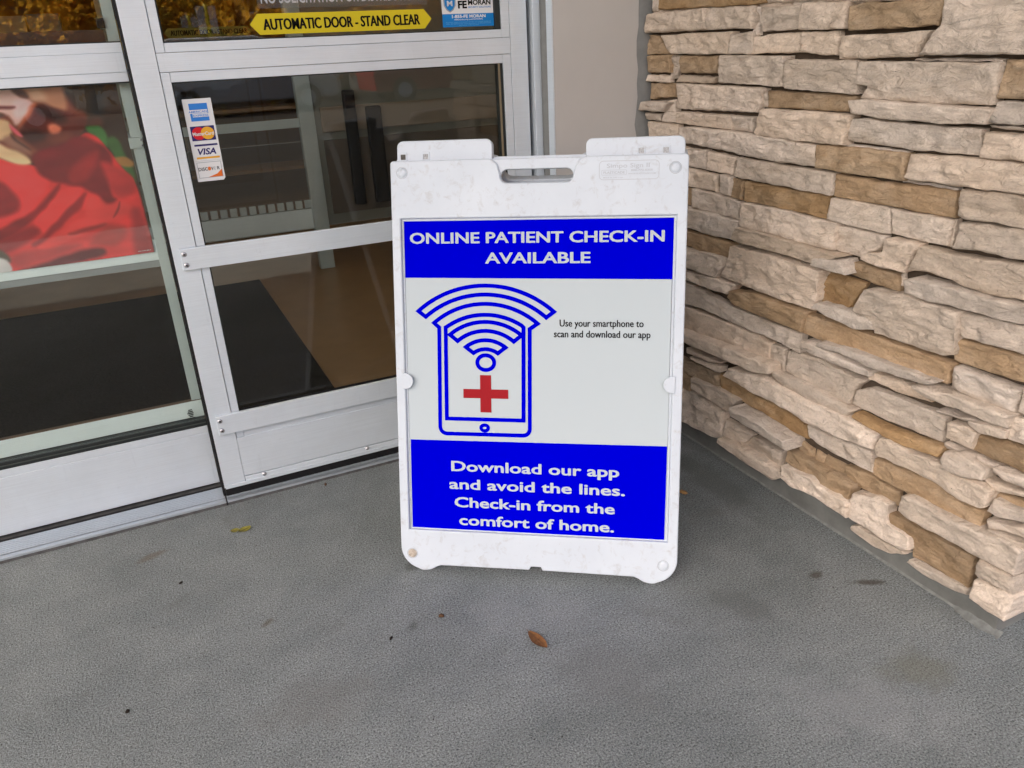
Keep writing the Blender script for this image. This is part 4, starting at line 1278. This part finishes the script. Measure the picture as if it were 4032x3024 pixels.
M_CAB = plain('olive_grey_film', (0.20, 0.20, 0.17), 0.5, 0, 0.4, 0.1, 4.0)
MB().box(0.927, 2.5, IY, IY + 0.02, 0.24, 1.5, 0.002).build('side_panel', M_CAB, t)
MB().box(0.96, 2.4, IY - 0.012, IY - 0.001, 0.74, 0.87, 0.004).build('brown_panel', plain('brown_grey_board', (0.27, 0.22, 0.165), 0.6), t)
MB().box(0.96, 2.4, IY - 0.010, IY - 0.001, 0.30, 0.70, 0.004).build('brown_panel', plain('dark_brown_board', (0.10, 0.08, 0.06), 0.6), t)
MB().box(1.085, 1.150, IY - 0.05, IY - 0.013, 0.34, 0.95, 0.01).build('dark_bar', M_BLACK, t)
MB().box(1.205, 1.290, IY - 0.05, IY - 0.013, 0.34, 0.86, 0.01).build('dark_bar', M_BLACK, t)

# shelving far inside, seen through the upper left glass
t = empty('store_shelf', (-0.4, 7.4, 0))
tag(t, 'dark goods shelf deep inside the store behind the glass', 'shelf')
for z in (0.25, 0.75, 1.22, 1.68):
    MB().box(-3.1, 2.6, 7.2, 7.6, z - 0.03, z, 0.003).build('shelf_board', M_INWALL, t)
for x in (-3.12, 0.0, 2.60):
    MB().box(x - 0.02, x + 0.02, 7.2, 7.6, 0.0, 2.1, 0.002).build('upright', M_ALU_IN, t)
rs = random.Random(12)
cols = [(0.5, 0.03, 0.02), (0.1, 0.2, 0.3), (0.55, 0.4, 0.1), (0.5, 0.48, 0.42), (0.12, 0.25, 0.1), (0.4, 0.2, 0.05)]
MC = [plain('carton_%d' % i, c, 0.5) for i, c in enumerate(cols)]
names = ['red', 'slate blue', 'mustard', 'off white', 'green', 'brown']
ORD = ('first', 'second', 'third', 'fourth', 'fifth', 'sixth', 'seventh', 'eighth', 'ninth', 'tenth', 'eleventh', 'twelfth', 'thirteenth', 'fourteenth')
x, q = -3.0, 0
while q < len(ORD) and x < 0.2:
    w, h, d = rs.uniform(0.14, 0.3), rs.uniform(0.16, 0.36), rs.uniform(0.2, 0.3)
    c = rs.randrange(6)
    if not (x < 0.03 and x + w > -0.03):
        o = MB().box(x, x + w - 0.012, 7.25, 7.25 + d, 1.2205, 1.22 + h, 0.004).build('carton', MC[c])
        tag(o, '%s carton, %s from the left on the store shelf' % (names[c], ORD[q]), 'carton', 'cartons on the store shelf')
        q += 1
    x += w

# ------------------------------------------------------------------ A-frame sign
SIGN_YAW, LEAN = -0.6029, 0.2553
CS, SN = math.cos(LEAN), math.sin(LEAN)
sign = empty('sidewalk_sign', (0.637, 1.3259, 0.0), SIGN_YAW)
tag(sign, 'white plastic folding sidewalk sign with a blue check-in poster', 'sign')


def to_sign(u, w, n):
    """panel coordinates (across, up the panel, out of its face) to the sign's own axes"""
    return (u, w * SN - n * CS, w * CS + n * SN)


def heavy(body, a, b, base, cap, bold, du):
    """heavier strokes: slightly shifted layers of the same letters"""
    vs, fs = text2d(body, a + du, b - du, base, cap, bold)
    sh = ((-1, 0), (1, 0), (0, 0), (-0.6, -0.45), (0.6, 0.45), (-0.6, 0.45), (0.6, -0.45))
    return [([(x + a_ * du, y + b_ * du, z + 0.00005 * k) for x, y, z in vs], fs) for k, (a_, b_) in enumerate(sh)]


def panel(parts, n, name, mat, parent, smooth=False, swap=False):
    m = MB()
    for vs, fs in parts:
        m.add([to_sign(v[0], v[1], (v[2] if len(v) > 2 else 0.0) + n) for v in vs], fs)
    return m.build(name, mat, parent, smooth)


# outline of the front panel: lobed feet, rounded shoulders, handle notch, centre notch
def foot(sgn):
    pts = [(-0.2226, 0.0140)] + arc(-0.262, 0.047, 0.047, R(-52), R(-100), 6) + arc(-0.262, 0.058, 0.056, R(-105), R(-176), 10)
    return pts if sgn < 0 else [(-x, y) for x, y in reversed(pts)]


L_ = foot(-1)
out = L_ + [(-0.318, 0.09), (-0.318, 0.925)] + arc(-0.311, 0.925, 0.007, R(180), R(90), 3)
out += [(-0.100, 0.932), (-0.090, 0.9285), (-0.0815, 0.920), (-0.0785, 0.909), (-0.0755, 0.900)]
out += arc(-0.0605, 0.8955, 0.0150, R(180), R(270), 5) + arc(0.0665, 0.8955, 0.0150, R(270), R(360), 5)
out += [(0.0825, 0.902), (0.0860, 0.914), (0.0930, 0.925), (0.1035, 0.931), (0.110, 0.932)]
out += arc(0.311, 0.925, 0.007, R(90), R(0), 3) + [(0.318, 0.09)] + foot(1)
out += [(0.0165, 0.0155), (0.0125, 0.0235), (-0.0095, 0.0235), (-0.0145, 0.0155)]
window = [(-0.2965, 0.0990), (0.2955, 0.0990), (0.2965, 0.8090), (-0.2975, 0.8090)]
panel([fill([out, window], 0.009, 0.0032, 2)], 0.0, 'front_panel', M_PLAST, sign, False)
# stepped lip round the insert
lip = MB()
lip_parts = []
panel([fill([window, [(-0.2925, 0.1035), (0.2900, 0.1035), (0.2915, 0.8040), (-0.2930, 0.8040)]], 0.003, 0.0008, 1)], 0.001, 'insert_lip', M_PLAST, sign)
# handle bar across the notch
plate = [(-0.104, 0.872), (0.114, 0.872), (0.114, 0.9300), (0.108, 0.9318), (-0.098, 0.9318), (-0.104, 0.9300)]
slot = arc(0.0665, 0.8958, 0.0138, R(-90), R(90), 8) + arc(-0.0605, 0.8958, 0.0138, R(90), R(270), 8)
panel([fill([plate, slot], 0.0045, 0.0022, 2)], -0.0015, 'handle', M_PLAST, sign)
panel([fill([rrect(-0.100, 0.108, 0.9250, 0.9400, 0.004, 3)], 0.004, 0.0015, 1)], -0.026, 'rear_handle_lip', M_PLAST, sign)
# two hinge tabs standing above the panel
for (a, b, tw) in ((-0.3085, -0.0958, 0.9768), (0.1055, 0.3112, 0.9712)):
    o = panel([fill([rrect(a, b, 0.900, tw, 0.014, 6)], 0.008, 0.003, 2)], -0.0215, 'hinge_tab', M_PLAST, sign)
    for uc in ((-0.2942, -0.2432) if a < 0 else (0.2212, 0.2720)):
        panel([fill([rrect(uc - 0.0085, uc + 0.0085, 0.9338, 0.9525, 0.002, 2), rrect(uc - 0.0055, uc + 0.0055, 0.9368, 0.9480, 0.001, 2)], 0.0012, 0.0005, 1)],
              -0.0105, 'socket_rim', M_PLAST, o)
        panel([rect2(uc - 0.0055, uc + 0.0055, 0.9368, 0.9480)], -0.0101, 'socket_recess',
              plain('socket_grime', (0.10, 0.095, 0.085), 0.8, 0, 0.2, 0.6, 300.0) if uc < -0.28 else plain('socket_shade', (0.42, 0.43, 0.44), 0.7, 0, 0.2, 0.5, 300.0), o)
# round stud heads
M_STUDDIRT = plain('dirty_stud', (0.42, 0.37, 0.31), 0.6, 0, 0.3, 0.4, 160.0)
for uc, wc, m_ in ((-0.2913, 0.9063, M_PLAST), (0.2911, 0.9044, M_PLAST), (-0.2902, 0.0410, M_STUDDIRT), (0.2873, 0.0445, M_PLAST)):
    d = MB().dome((0, 0, 0), (0, 0, 1), 0.0105, 0.0028, 24, 4)
    o = panel([(d.v, d.f)], 0.0123, 'stud', m_, sign, True)
    rv, rf = ring(arc(0, 0, 0.0120, 0, 2 * math.pi * 31 / 32, 31), 0.0012)
    panel([([(v[0] + uc, v[1] + wc, 0) for v in rv], rf)], 0.01235, 'stud_groove', plain('groove_grey', (0.33, 0.36, 0.40), 0.6), o)
    for v in o.data.vertices:
        v.co = v.co + Vector(to_sign(uc, wc, 0))
# half round retaining clips at mid height
for sg, wc in ((-1, 0.4493), (1, 0.4525)):
    pts = arc(sg * 0.2955, wc, 0.0180, R(-90), R(90), 12) if sg < 0 else arc(sg * 0.2955, wc, 0.0180, R(90), R(270), 12)
    panel([fill([pts + [(sg * 0.302, pts[-1][1]), (sg * 0.302, pts[0][1])]], 0.0022, 0.0012, 2)], 0.0125, 'retaining_clip', M_PLAST, sign)
# moulded maker's plate; relief shading is tinted into its ring and letters
o = panel([ring(rrect(0.1355, 0.2580, 0.8826, 0.9203, 0.008, 5), 0.0014)], 0.01245, 'moulded_plate', plain('moulded_edge', (0.43, 0.46, 0.505), 0.5), sign)
M_EMB = plain('moulded_letters', (0.40, 0.43, 0.475), 0.5)
panel([text2d('Simpo Sign II', 0.1510, 0.2385, 0.9065, 0.0090, 0.0, 0.03)], 0.0124, 'raised_lettering', M_EMB, o)
panel([text2d('PLASTICADE', 0.1440, 0.1880, 0.8945, 0.0052, 0.02)], 0.0127, 'raised_lettering', M_EMB, o)
panel([ring(rrect(0.1405, 0.1915, 0.8920, 0.9020, 0.001, 1), 0.0007)], 0.01245, 'plate_frame', M_EMB, o)
panel([text2d('800-772-0355', 0.2010, 0.2450, 0.8990, 0.0040, 0.02)], 0.0127, 'raised_lettering', M_EMB, o)
panel([text2d('WWW.PLASTICADE.COM', 0.1950, 0.2510, 0.8925, 0.0030, 0.01)], 0.0127, 'raised_lettering', M_EMB, o)
panel([text2d('MADE IN THE U.S.A.', 0.1440, 0.1850, 0.8855, 0.0028, 0.01)], 0.0127, 'raised_lettering', M_EMB, o)

# rear panel: leans the other way from the hinge
top_y, top_z = to_sign(0, 0.925, -0.03)[1:]
ro = MB()
vs_, fs_ = fill([out], 0.009, 0.003, 1)
hx = top_y + 0.012
for_v = [(v[0], hx + (0.925 - v[1]) * SN + v[2] * CS, top_z - 0.006 - (0.925 - v[1]) * CS + v[2] * SN) for v in vs_]
zmin = min(v[2] for v in for_v)
for_v = [(x, y, z - zmin) for x, y, z in for_v]
ro.add(for_v, [tuple(reversed(f)) for f in fs_])
ro.build('rear_panel', M_PLAST, sign)

# the printed insert
PN = 0.0045
post = panel([rect2(-0.2922, 0.2898, 0.1010, 0.8035)], PN, 'poster', M_PAPER, sign)
panel([([(-0.2922, 0.6808), (0.2910, 0.6765), (0.2913, 0.8035), (-0.2921, 0.8035)], [(0, 1, 2, 3)])], PN + 0.0004, 'blue_band', M_BLUE, post)
panel([([(-0.2905, 0.1022), (0.2883, 0.1022), (0.2893, 0.3155), (-0.2899, 0.3125)], [(0, 1, 2, 3)])], PN + 0.0004, 'blue_band', M_BLUE, post)
T1 = PN + 0.0008
panel(heavy('ONLINE PATIENT CHECK-IN', -0.2797, 0.2730, 0.7555, 0.0240, 0.004, 0.0011), T1, 'lettering', M_WHITEINK, post)
panel(heavy('AVAILABLE', -0.1110, 0.1187, 0.7117, 0.0240, 0.004, 0.0011), T1, 'lettering', M_WHITEINK, post)
for s_, a, b, w_ in (('Download our app', -0.1950, 0.1870, 0.2420), ('and avoid the lines.', -0.2004, 0.2002, 0.1995),
                     ('Check-in from the', -0.1888, 0.1784, 0.1565), ('comfort of home.', -0.1785, 0.1774, 0.1140)):
    panel(heavy(s_, a, b, w_, 0.0245, 0.004, 0.0011), T1, 'lettering', M_WHITEINK, post)
panel(heavy('Use your smartphone to', 0.0528, 0.2334, 0.5752, 0.0158, 0.0, 0.0004), T1, 'small_lettering', M_BLACKINK, post)
panel(heavy('scan and download our app', 0.0405, 0.2484, 0.5517, 0.0158, 0.0, 0.0004), T1, 'small_lettering', M_BLACKINK, post)
SW = 0.0090
cxp = -0.1118


def sector(top1, half1, sag1, top2, half2, sag2):
    """closed outline of a signal arc: outer arc left to right, inner arc back"""
    def a_(top, half, sag, n):
        r = (half * half + sag * sag) / (2 * sag)
        th = math.asin(half / r)
        return [(cxp + r * math.sin(-th + 2 * th * k / n), top - r + r * math.cos(-th + 2 * th * k / n)) for k in range(n + 1)]
    return a_(top1, half1, sag1, 28) + list(reversed(a_(top2, half2, sag2, 28)))


icon = panel([ring(sector(0.6635, 0.1522, 0.0565, 0.6440, 0.1355, 0.0497), SW)], T1, 'signal_arc', M_BLUE, post)
panel([ring(sector(0.5838, 0.0808, 0.0290, 0.5639, 0.0634, 0.0231), SW)], T1, 'signal_arc', M_BLUE, post)
panel([ring(sector(0.5433, 0.0449, 0.0158, 0.5233, 0.0275, 0.0090), SW)], T1, 'signal_arc', M_BLUE, post)
panel([ring(arc(cxp, 0.4932, 0.0192, 0, 2 * math.pi * 35 / 36, 35, 0.0165), SW)], T1, 'signal_dot', M_BLUE, post)


def arc_top(top, half, sag, n):
    r = (half * half + sag * sag) / (2 * sag)
    th = math.asin(half / r)
    return [(cxp + r * math.sin(-th + 2 * th * k / n), top - r + r * math.cos(-th + 2 * th * k / n)) for k in range(n + 1)]


ph = arc_top(0.6236, 0.1166, 0.0428, 30) + [(-0.0128, 0.5690), (-0.0130, 0.345)]
ph += arc(-0.0280, 0.3445, 0.0150, 0, R(-90), 5) + arc(-0.2035, 0.3445, 0.0155, R(-90), R(-180), 5) + [(-0.2190, 0.346), (-0.2168, 0.5705)]
panel([ring(ph, SW)], T1, 'phone_outline', M_BLUE, post)
sc = arc_top(0.5996, 0.0878, 0.0275, 24)
sc = [(-0.2020, 0.5710)] + sc[1:-1] + [(-0.0265, 0.5722), (-0.0270, 0.3640), (-0.2032, 0.3640)]
panel([ring(sc, SW)], T1 + 0.0003, 'screen_outline', M_BLUE, post)
panel([ring(arc(-0.1158, 0.3444, 0.0083, 0, 2 * math.pi * 23 / 24, 23, 0.0066), 0.0080)], T1, 'home_button', M_BLUE, post)
cx_, cw_ = -0.1125, 0.4226
panel([([(cx_ - 0.0126, cw_ - 0.0424), (cx_ + 0.0126, cw_ - 0.0424), (cx_ + 0.0126, cw_ - 0.0104), (cx_ + 0.0513, cw_ - 0.0104),
         (cx_ + 0.0513, cw_ + 0.0104), (cx_ + 0.0126, cw_ + 0.0104), (cx_ + 0.0126, cw_ + 0.0424), (cx_ - 0.0126, cw_ + 0.0424),
         (cx_ - 0.0126, cw_ + 0.0104), (cx_ - 0.0513, cw_ + 0.0104), (cx_ - 0.0513, cw_ - 0.0104), (cx_ - 0.0126, cw_ - 0.0104)],
        [(0, 1, 2, 11), (10, 11, 8, 9), (11, 2, 5, 8), (2, 3, 4, 5), (8, 5, 6, 7)])], T1, 'medical_cross', M_RED, post)

# ------------------------------------------------------------------ leaves and litter on the pavement
def leaf(loc, length, width, rz, curl, colr, label, name='fallen_leaf'):
    t = empty(name, loc)
    tag(t, label, 'leaf')
    n = 8
    vs, fs = [], []
    for i in range(n + 1):
        s = i / n
        w = width * math.sin(math.pi * min(1, s * 0.92 + 0.04)) ** 0.8
        for k in (-1, -0.5, 0, 0.5, 1):
            x = (s - 0.5) * length
            y = w * k * (1 + 0.12 * noise.noise(Vector((s * 9, k * 5, length * 70))))
            z = 0.0015 + curl * (k * k) * 0.6 + curl * 0.5 * (2 * s - 1) ** 2 + 0.0006 * noise.noise(Vector((s * 7, k * 3, 3)))
            c, sn = math.cos(rz), math.sin(rz)
            vs.append((loc[0] + x * c - y * sn, loc[1] + x * sn + y * c, loc[2] + z))
    for i in range(n):
        for k in range(4):
            fs.append((i * 5 + k, i * 5 + k + 1, i * 5 + k + 6, i * 5 + k + 5))
    from_data('blade', vs, fs, colr, t, True)
    c, sn = math.cos(rz), math.sin(rz)
    p = lambda s: (loc[0] + s * c, loc[1] + s * sn, loc[2] + 0.0022 + curl * 0.5 * (2 * s / length) ** 2 * 0.8)
    MB().tube([p(-length * 0.62), p(-length * 0.2), p(length * 0.45)], [0.0007, 0.0006, 0.0003], 5).build('stalk', M_STALK, t)


M_STALK = plain('leaf_stalk', (0.09, 0.045, 0.02), 0.8)
M_LEAFB = plain('brown_leaf', (0.17, 0.075, 0.026), 0.75, 0, 0.3, 0.5, 120.0, 0.5)
M_LEAFY = plain('olive_yellow_leaf', (0.22, 0.20, 0.035), 0.6, 0, 0.3, 0.4, 120.0, 0.4)
leaf((0.541, 1.131, 0), 0.060, 0.0125, R(-80), 0.004, M_LEAFB, 'curled brown dry leaf on the concrete in front of the sign')
leaf((0.060, 1.860, 0), 0.034, 0.0125, R(20), 0.003, M_LEAFY, 'larger yellow green leaf on the concrete near the threshold')
leaf((0.036, 1.868, 0), 0.022, 0.0095, R(-10), 0.002, M_LEAFY, 'smaller yellow green leaf beside the larger one near the threshold')


def crumb(loc, size, colr, label, name, cat, seed, flat=0.55):
    rs = random.Random(seed)
    bm = bmesh.new()
    bmesh.ops.create_icosphere(bm, subdivisions=2, radius=1.0)
    for v in bm.verts:
        k = 1 + 0.35 * noise.noise(v.co * 1.7 + Vector((seed, 0, 0)))
        v.co = Vector((v.co.x * size[0] * k, v.co.y * size[1] * k, (v.co.z * flat * size[1] * k)))
    zmin = min(v.co.z for v in bm.verts)
    rot = Matrix.Rotation(rs.uniform(0, 3), 3, 'Z')
    vs = [rot @ v.co + Vector(loc) - Vector((0, 0, zmin + 0.0003)) for v in bm.verts]
    fs = [[v.index for v in f.verts] for f in bm.faces]
    bm.free()
    o = from_data(name, vs, fs, colr, None, True, origin=loc)
    tag(o, label, cat)


M_SEED = plain('seed_husk', (0.34, 0.20, 0.08), 0.6, 0, 0.3, 0.3, 200.0)
M_CRUMB = plain('dark_crumb', (0.018, 0.013, 0.01), 0.8, 0, 0.2, 0.5, 300.0)
M_CRUMBB = plain('brown_crumb', (0.10, 0.055, 0.03), 0.8, 0, 0.2, 0.5, 300.0)
crumb((1.143, 1.446, 0), (0.0125, 0.008), M_SEED, 'tan seed husk on the concrete right of the sign', 'seed_husk', 'seed', 5)
crumb((0.393, 1.297, 0), (0.0065, 0.0055), M_CRUMBB, 'dark brown bud on the concrete left of the sign', 'dry_bud', 'bud', 6)
crumb((0.275, 1.283, 0), (0.0055, 0.003), M_CRUMB, 'black crumb on the concrete further left of the brown bud', 'crumb', 'crumb', 7)
crumb((-0.108, 1.703, 0), (0.005, 0.0035), M_CRUMB, 'small black crumb on the concrete below the left threshold', 'crumb', 'crumb', 8)
crumb((-0.229, 1.332, 0), (0.005, 0.004), M_CRUMB, 'round black crumb in the lower left of the concrete', 'crumb', 'crumb', 9)
crumb((1.16, 1.60, 0), (0.007, 0.004), M_CRUMB, 'black crumb on the concrete between sign and stone wall', 'crumb', 'crumb', 10)
crumb((0.30, 1.985, 0), (0.0075, 0.0035), M_CRUMBB, 'brown flake lying against the right threshold edge', 'flake', 'flake', 11)

# grit: many tiny specks, one object
gv, gf = [], []
rs = random.Random(3)
for i in range(420):
    x, y = rs.uniform(-0.9, 1.34), rs.uniform(0.35, 2.0)
    s = rs.uniform(0.0006, 0.0019)
    a = rs.uniform(0, 6.28)
    n0 = len(gv)
    for k in range(4):
        gv.append((x + s * math.cos(a + k * 1.57) * rs.uniform(0.6, 1.4), y + s * math.sin(a + k * 1.57) * rs.uniform(0.6, 1.4), 0.0003))
    gv.append((x, y, s * 0.9))
    gf += [(n0, n0 + 1, n0 + 4), (n0 + 1, n0 + 2, n0 + 4), (n0 + 2, n0 + 3, n0 + 4), (n0 + 3, n0, n0 + 4)]
o = from_data('grit', gv, gf, M_CRUMB)
tag(o, 'scattered dark grit specks on the concrete walk', 'grit', kind='stuff')

# ------------------------------------------------------------------ car park side behind the viewer (mirrored in the glass)
M_BARK = plain('bark', (0.09, 0.06, 0.04), 0.9, 0, 0.2, 0.4, 12.0, 0.5)
def mat_leaves(name, c):
    m, nt, out = new_mat(name)
    n = nz(nt, coords(nt), 2.0, 4, 0.6)
    cc = ramp(nt, n, [(0.3, tuple(x * 0.6 for x in c)), (0.7, c)])
    d, tr = N(nt, 'ShaderNodeBsdfDiffuse'), N(nt, 'ShaderNodeBsdfTranslucent')
    mx = nt.nodes.new('ShaderNodeMixShader')
    mx.inputs[0].default_value = 0.68
    for b in (d, tr):
        nt.links.new(cc, b.inputs[0])
    nt.links.new(d.outputs[0], mx.inputs[1])
    nt.links.new(tr.outputs[0], mx.inputs[2])
    nt.links.new(mx.outputs[0], out.inputs['Surface'])
    return m


M_AUT = [mat_leaves('autumn_leaves_%d' % i, c) for i, c in enumerate(((0.85, 0.46, 0.05), (0.80, 0.46, 0.08), (0.56, 0.42, 0.09)))]


def tree(loc, h, rad, m_, label, seed):
    rs = random.Random(seed)
    t = empty('autumn_tree', loc)
    tag(t, label, 'tree', 'trees across the car park')
    L = Vector(loc)
    tb = MB()
    tb.tube([L, L + Vector((0.1, 0, h * 0.3)), L + Vector((0, 0.1, h * 0.75))], [0.17, 0.13, 0.05], 8)
    for k in range(7):
        a = rs.uniform(0, 6.28)
        z = h * rs.uniform(0.25, 0.6)
        tb.tube([L + Vector((0, 0, z)), L + Vector((math.cos(a) * rad * 0.6, math.sin(a) * rad * 0.6, z + h * 0.25))], [0.06, 0.02], 6)
    tb.build('trunk', M_BARK, t, True)
    cl = [(rs.gauss(0, 0.45) * rad, rs.gauss(0, 0.45) * rad, 1.0 + (h - 1.0) * rs.uniform(0.1, 1.0), rs.uniform(0.25, 0.5) * rad) for _ in range(34)]
    vs, fs = [], []
    for i in range(5200):
        c = rs.choice(cl)
        p = L + Vector((c[0] + rs.gauss(0, 0.5) * c[3], c[1] + rs.gauss(0, 0.5) * c[3], c[2] + rs.gauss(0, 0.5) * c[3]))
        a = Vector((rs.uniform(-1, 1), rs.uniform(-1, 1), rs.uniform(-1, 1))).normalized() * rs.uniform(0.06, 0.15)
        b = a.orthogonal().normalized() * a.length * 0.8
        n0 = len(vs)
        vs += [p - a, p + b, p + a, p - b]
        fs.append((n0, n0 + 1, n0 + 2, n0 + 3))
    from_data('crown', vs, fs, m_, t)


WHERE = ('far left', 'left', 'low left', 'middle', 'low middle', 'right', 'low right', 'far right', 'outermost right')
for i, (x, y, h, rad, m_) in enumerate(((-7.5, -23, 5.5, 2.8, 0), (-4.0, -27, 6.5, 3.0, 1), (-0.8, -24, 4.6, 2.4, 0), (2.2, -26, 6.0, 2.8, 2), (4.6, -23, 4.6, 2.4, 0),
                                        (7.8, -27, 6.5, 3.0, 1), (9.0, -23, 4.8, 2.4, 0), (13.0, -25, 6.0, 2.8, 0), (17.5, -27, 6.5, 3.0, 1))):
    tree((x, y, -0.13), h, rad, M_AUT[m_], '%s autumn tree across the car park behind the viewer' % WHERE[i], 40 + i)
t = empty('far_store', (8, -62, -0.13))
tag(t, 'low brown store across the car park with white letters', 'building')
MB().box(-14, 30, -70, -62, -0.13, 7.0).build('wall', plain('brown_render', (0.16, 0.10, 0.06), 0.8), t)
MB().box(-14.2, 30.2, -70.2, -61.8, 7.0, 7.5).build('parapet', M_SOFFIT, t)
vs, fs = text2d('Walmart', 0, 4.6, 0, 1.0, 0.02)
from_data('lettering', [(9.0 - v[0], -61.9, 4.2 + v[1]) for v in vs], fs, M_WHITEV, t)
for x, y, wd in ((2.3, -17.5, 'nearer'), (4.0, -20.5, 'farther')):
    t = empty('yellow_bollard_post', (x, y, -0.13))
    tag(t, '%s tall yellow sign post standing in the car park' % wd, 'post', 'yellow posts in the car park')
    MB().tube([(x, y, -0.13), (x, y, 2.4)], 0.05, 10).build('pole', M_YEL, t, True)
    MB().box(x - 0.22, x + 0.22, y - 0.02, y + 0.02, 1.75, 2.35, 0.01).build('plate', M_WHITEV, t)


def car(x, y, colr, h, label):
    """parked van or estate seen side on, nose to the right"""
    t = empty('parked_car', (x, y, -0.13))
    tag(t, label, 'car', 'cars parked across the car park')
    z0 = -0.13
    prof = [(-2.2, 0.35), (-2.25, 0.75), (-2.15, 1.0), (-1.95, h - 0.12), (-1.6, h), (0.35, h), (0.75, h - 0.1), (1.25, 1.08), (2.0, 0.95), (2.25, 0.75), (2.28, 0.4), (2.15, 0.3), (-2.1, 0.3)]
    vs, fs = fill([[(p, q) for p, q in prof]], 0.80, 0.06, 2)
    MB().add([(x + v[0], y + v[2], z0 + v[1]) for v in vs], fs).build('body', colr, t)
    for a, b in ((-1.75, -0.75), (-0.68, 0.25), (0.32, 0.95)):
        for sd in (-1, 1):
            q = [(a, 1.05), (b, 1.05), (min(b, 0.62) - 0.03, h - 0.16), (a + 0.06, h - 0.16)]
            MB().add([(x + p, y + sd * 0.872, z0 + r_) for p, r_ in q], [(0, 1, 2, 3)]).build('window', M_DARKSEAL, t)
    for a in (-1.4, 1.45):
        for sd in (-1, 1):
            w = MB().tube([(x + a, y + sd * 0.68, z0 + 0.33), (x + a, y + sd * 0.885, z0 + 0.33)], 0.33, 20).build('wheel', M_BLACK, t)
            MB().tube([(x + a, y + sd * 0.88, z0 + 0.33), (x + a, y + sd * 0.892, z0 + 0.33)], 0.2, 14).build('rim', M_ALU, w)


car(-3.2, -17.5, plain('silver_car_paint', (0.45, 0.46, 0.47), 0.3, 0.4), 1.75, 'silver van parked across the car park on the left')
car(2.9, -18.0, plain('white_car_paint', (0.72, 0.72, 0.71), 0.3), 1.8, 'white van parked across the car park in the middle')
car(8.4, -18.2, plain('red_car_paint', (0.35, 0.02, 0.02), 0.3), 1.7, 'red estate car parked across the car park on the right')
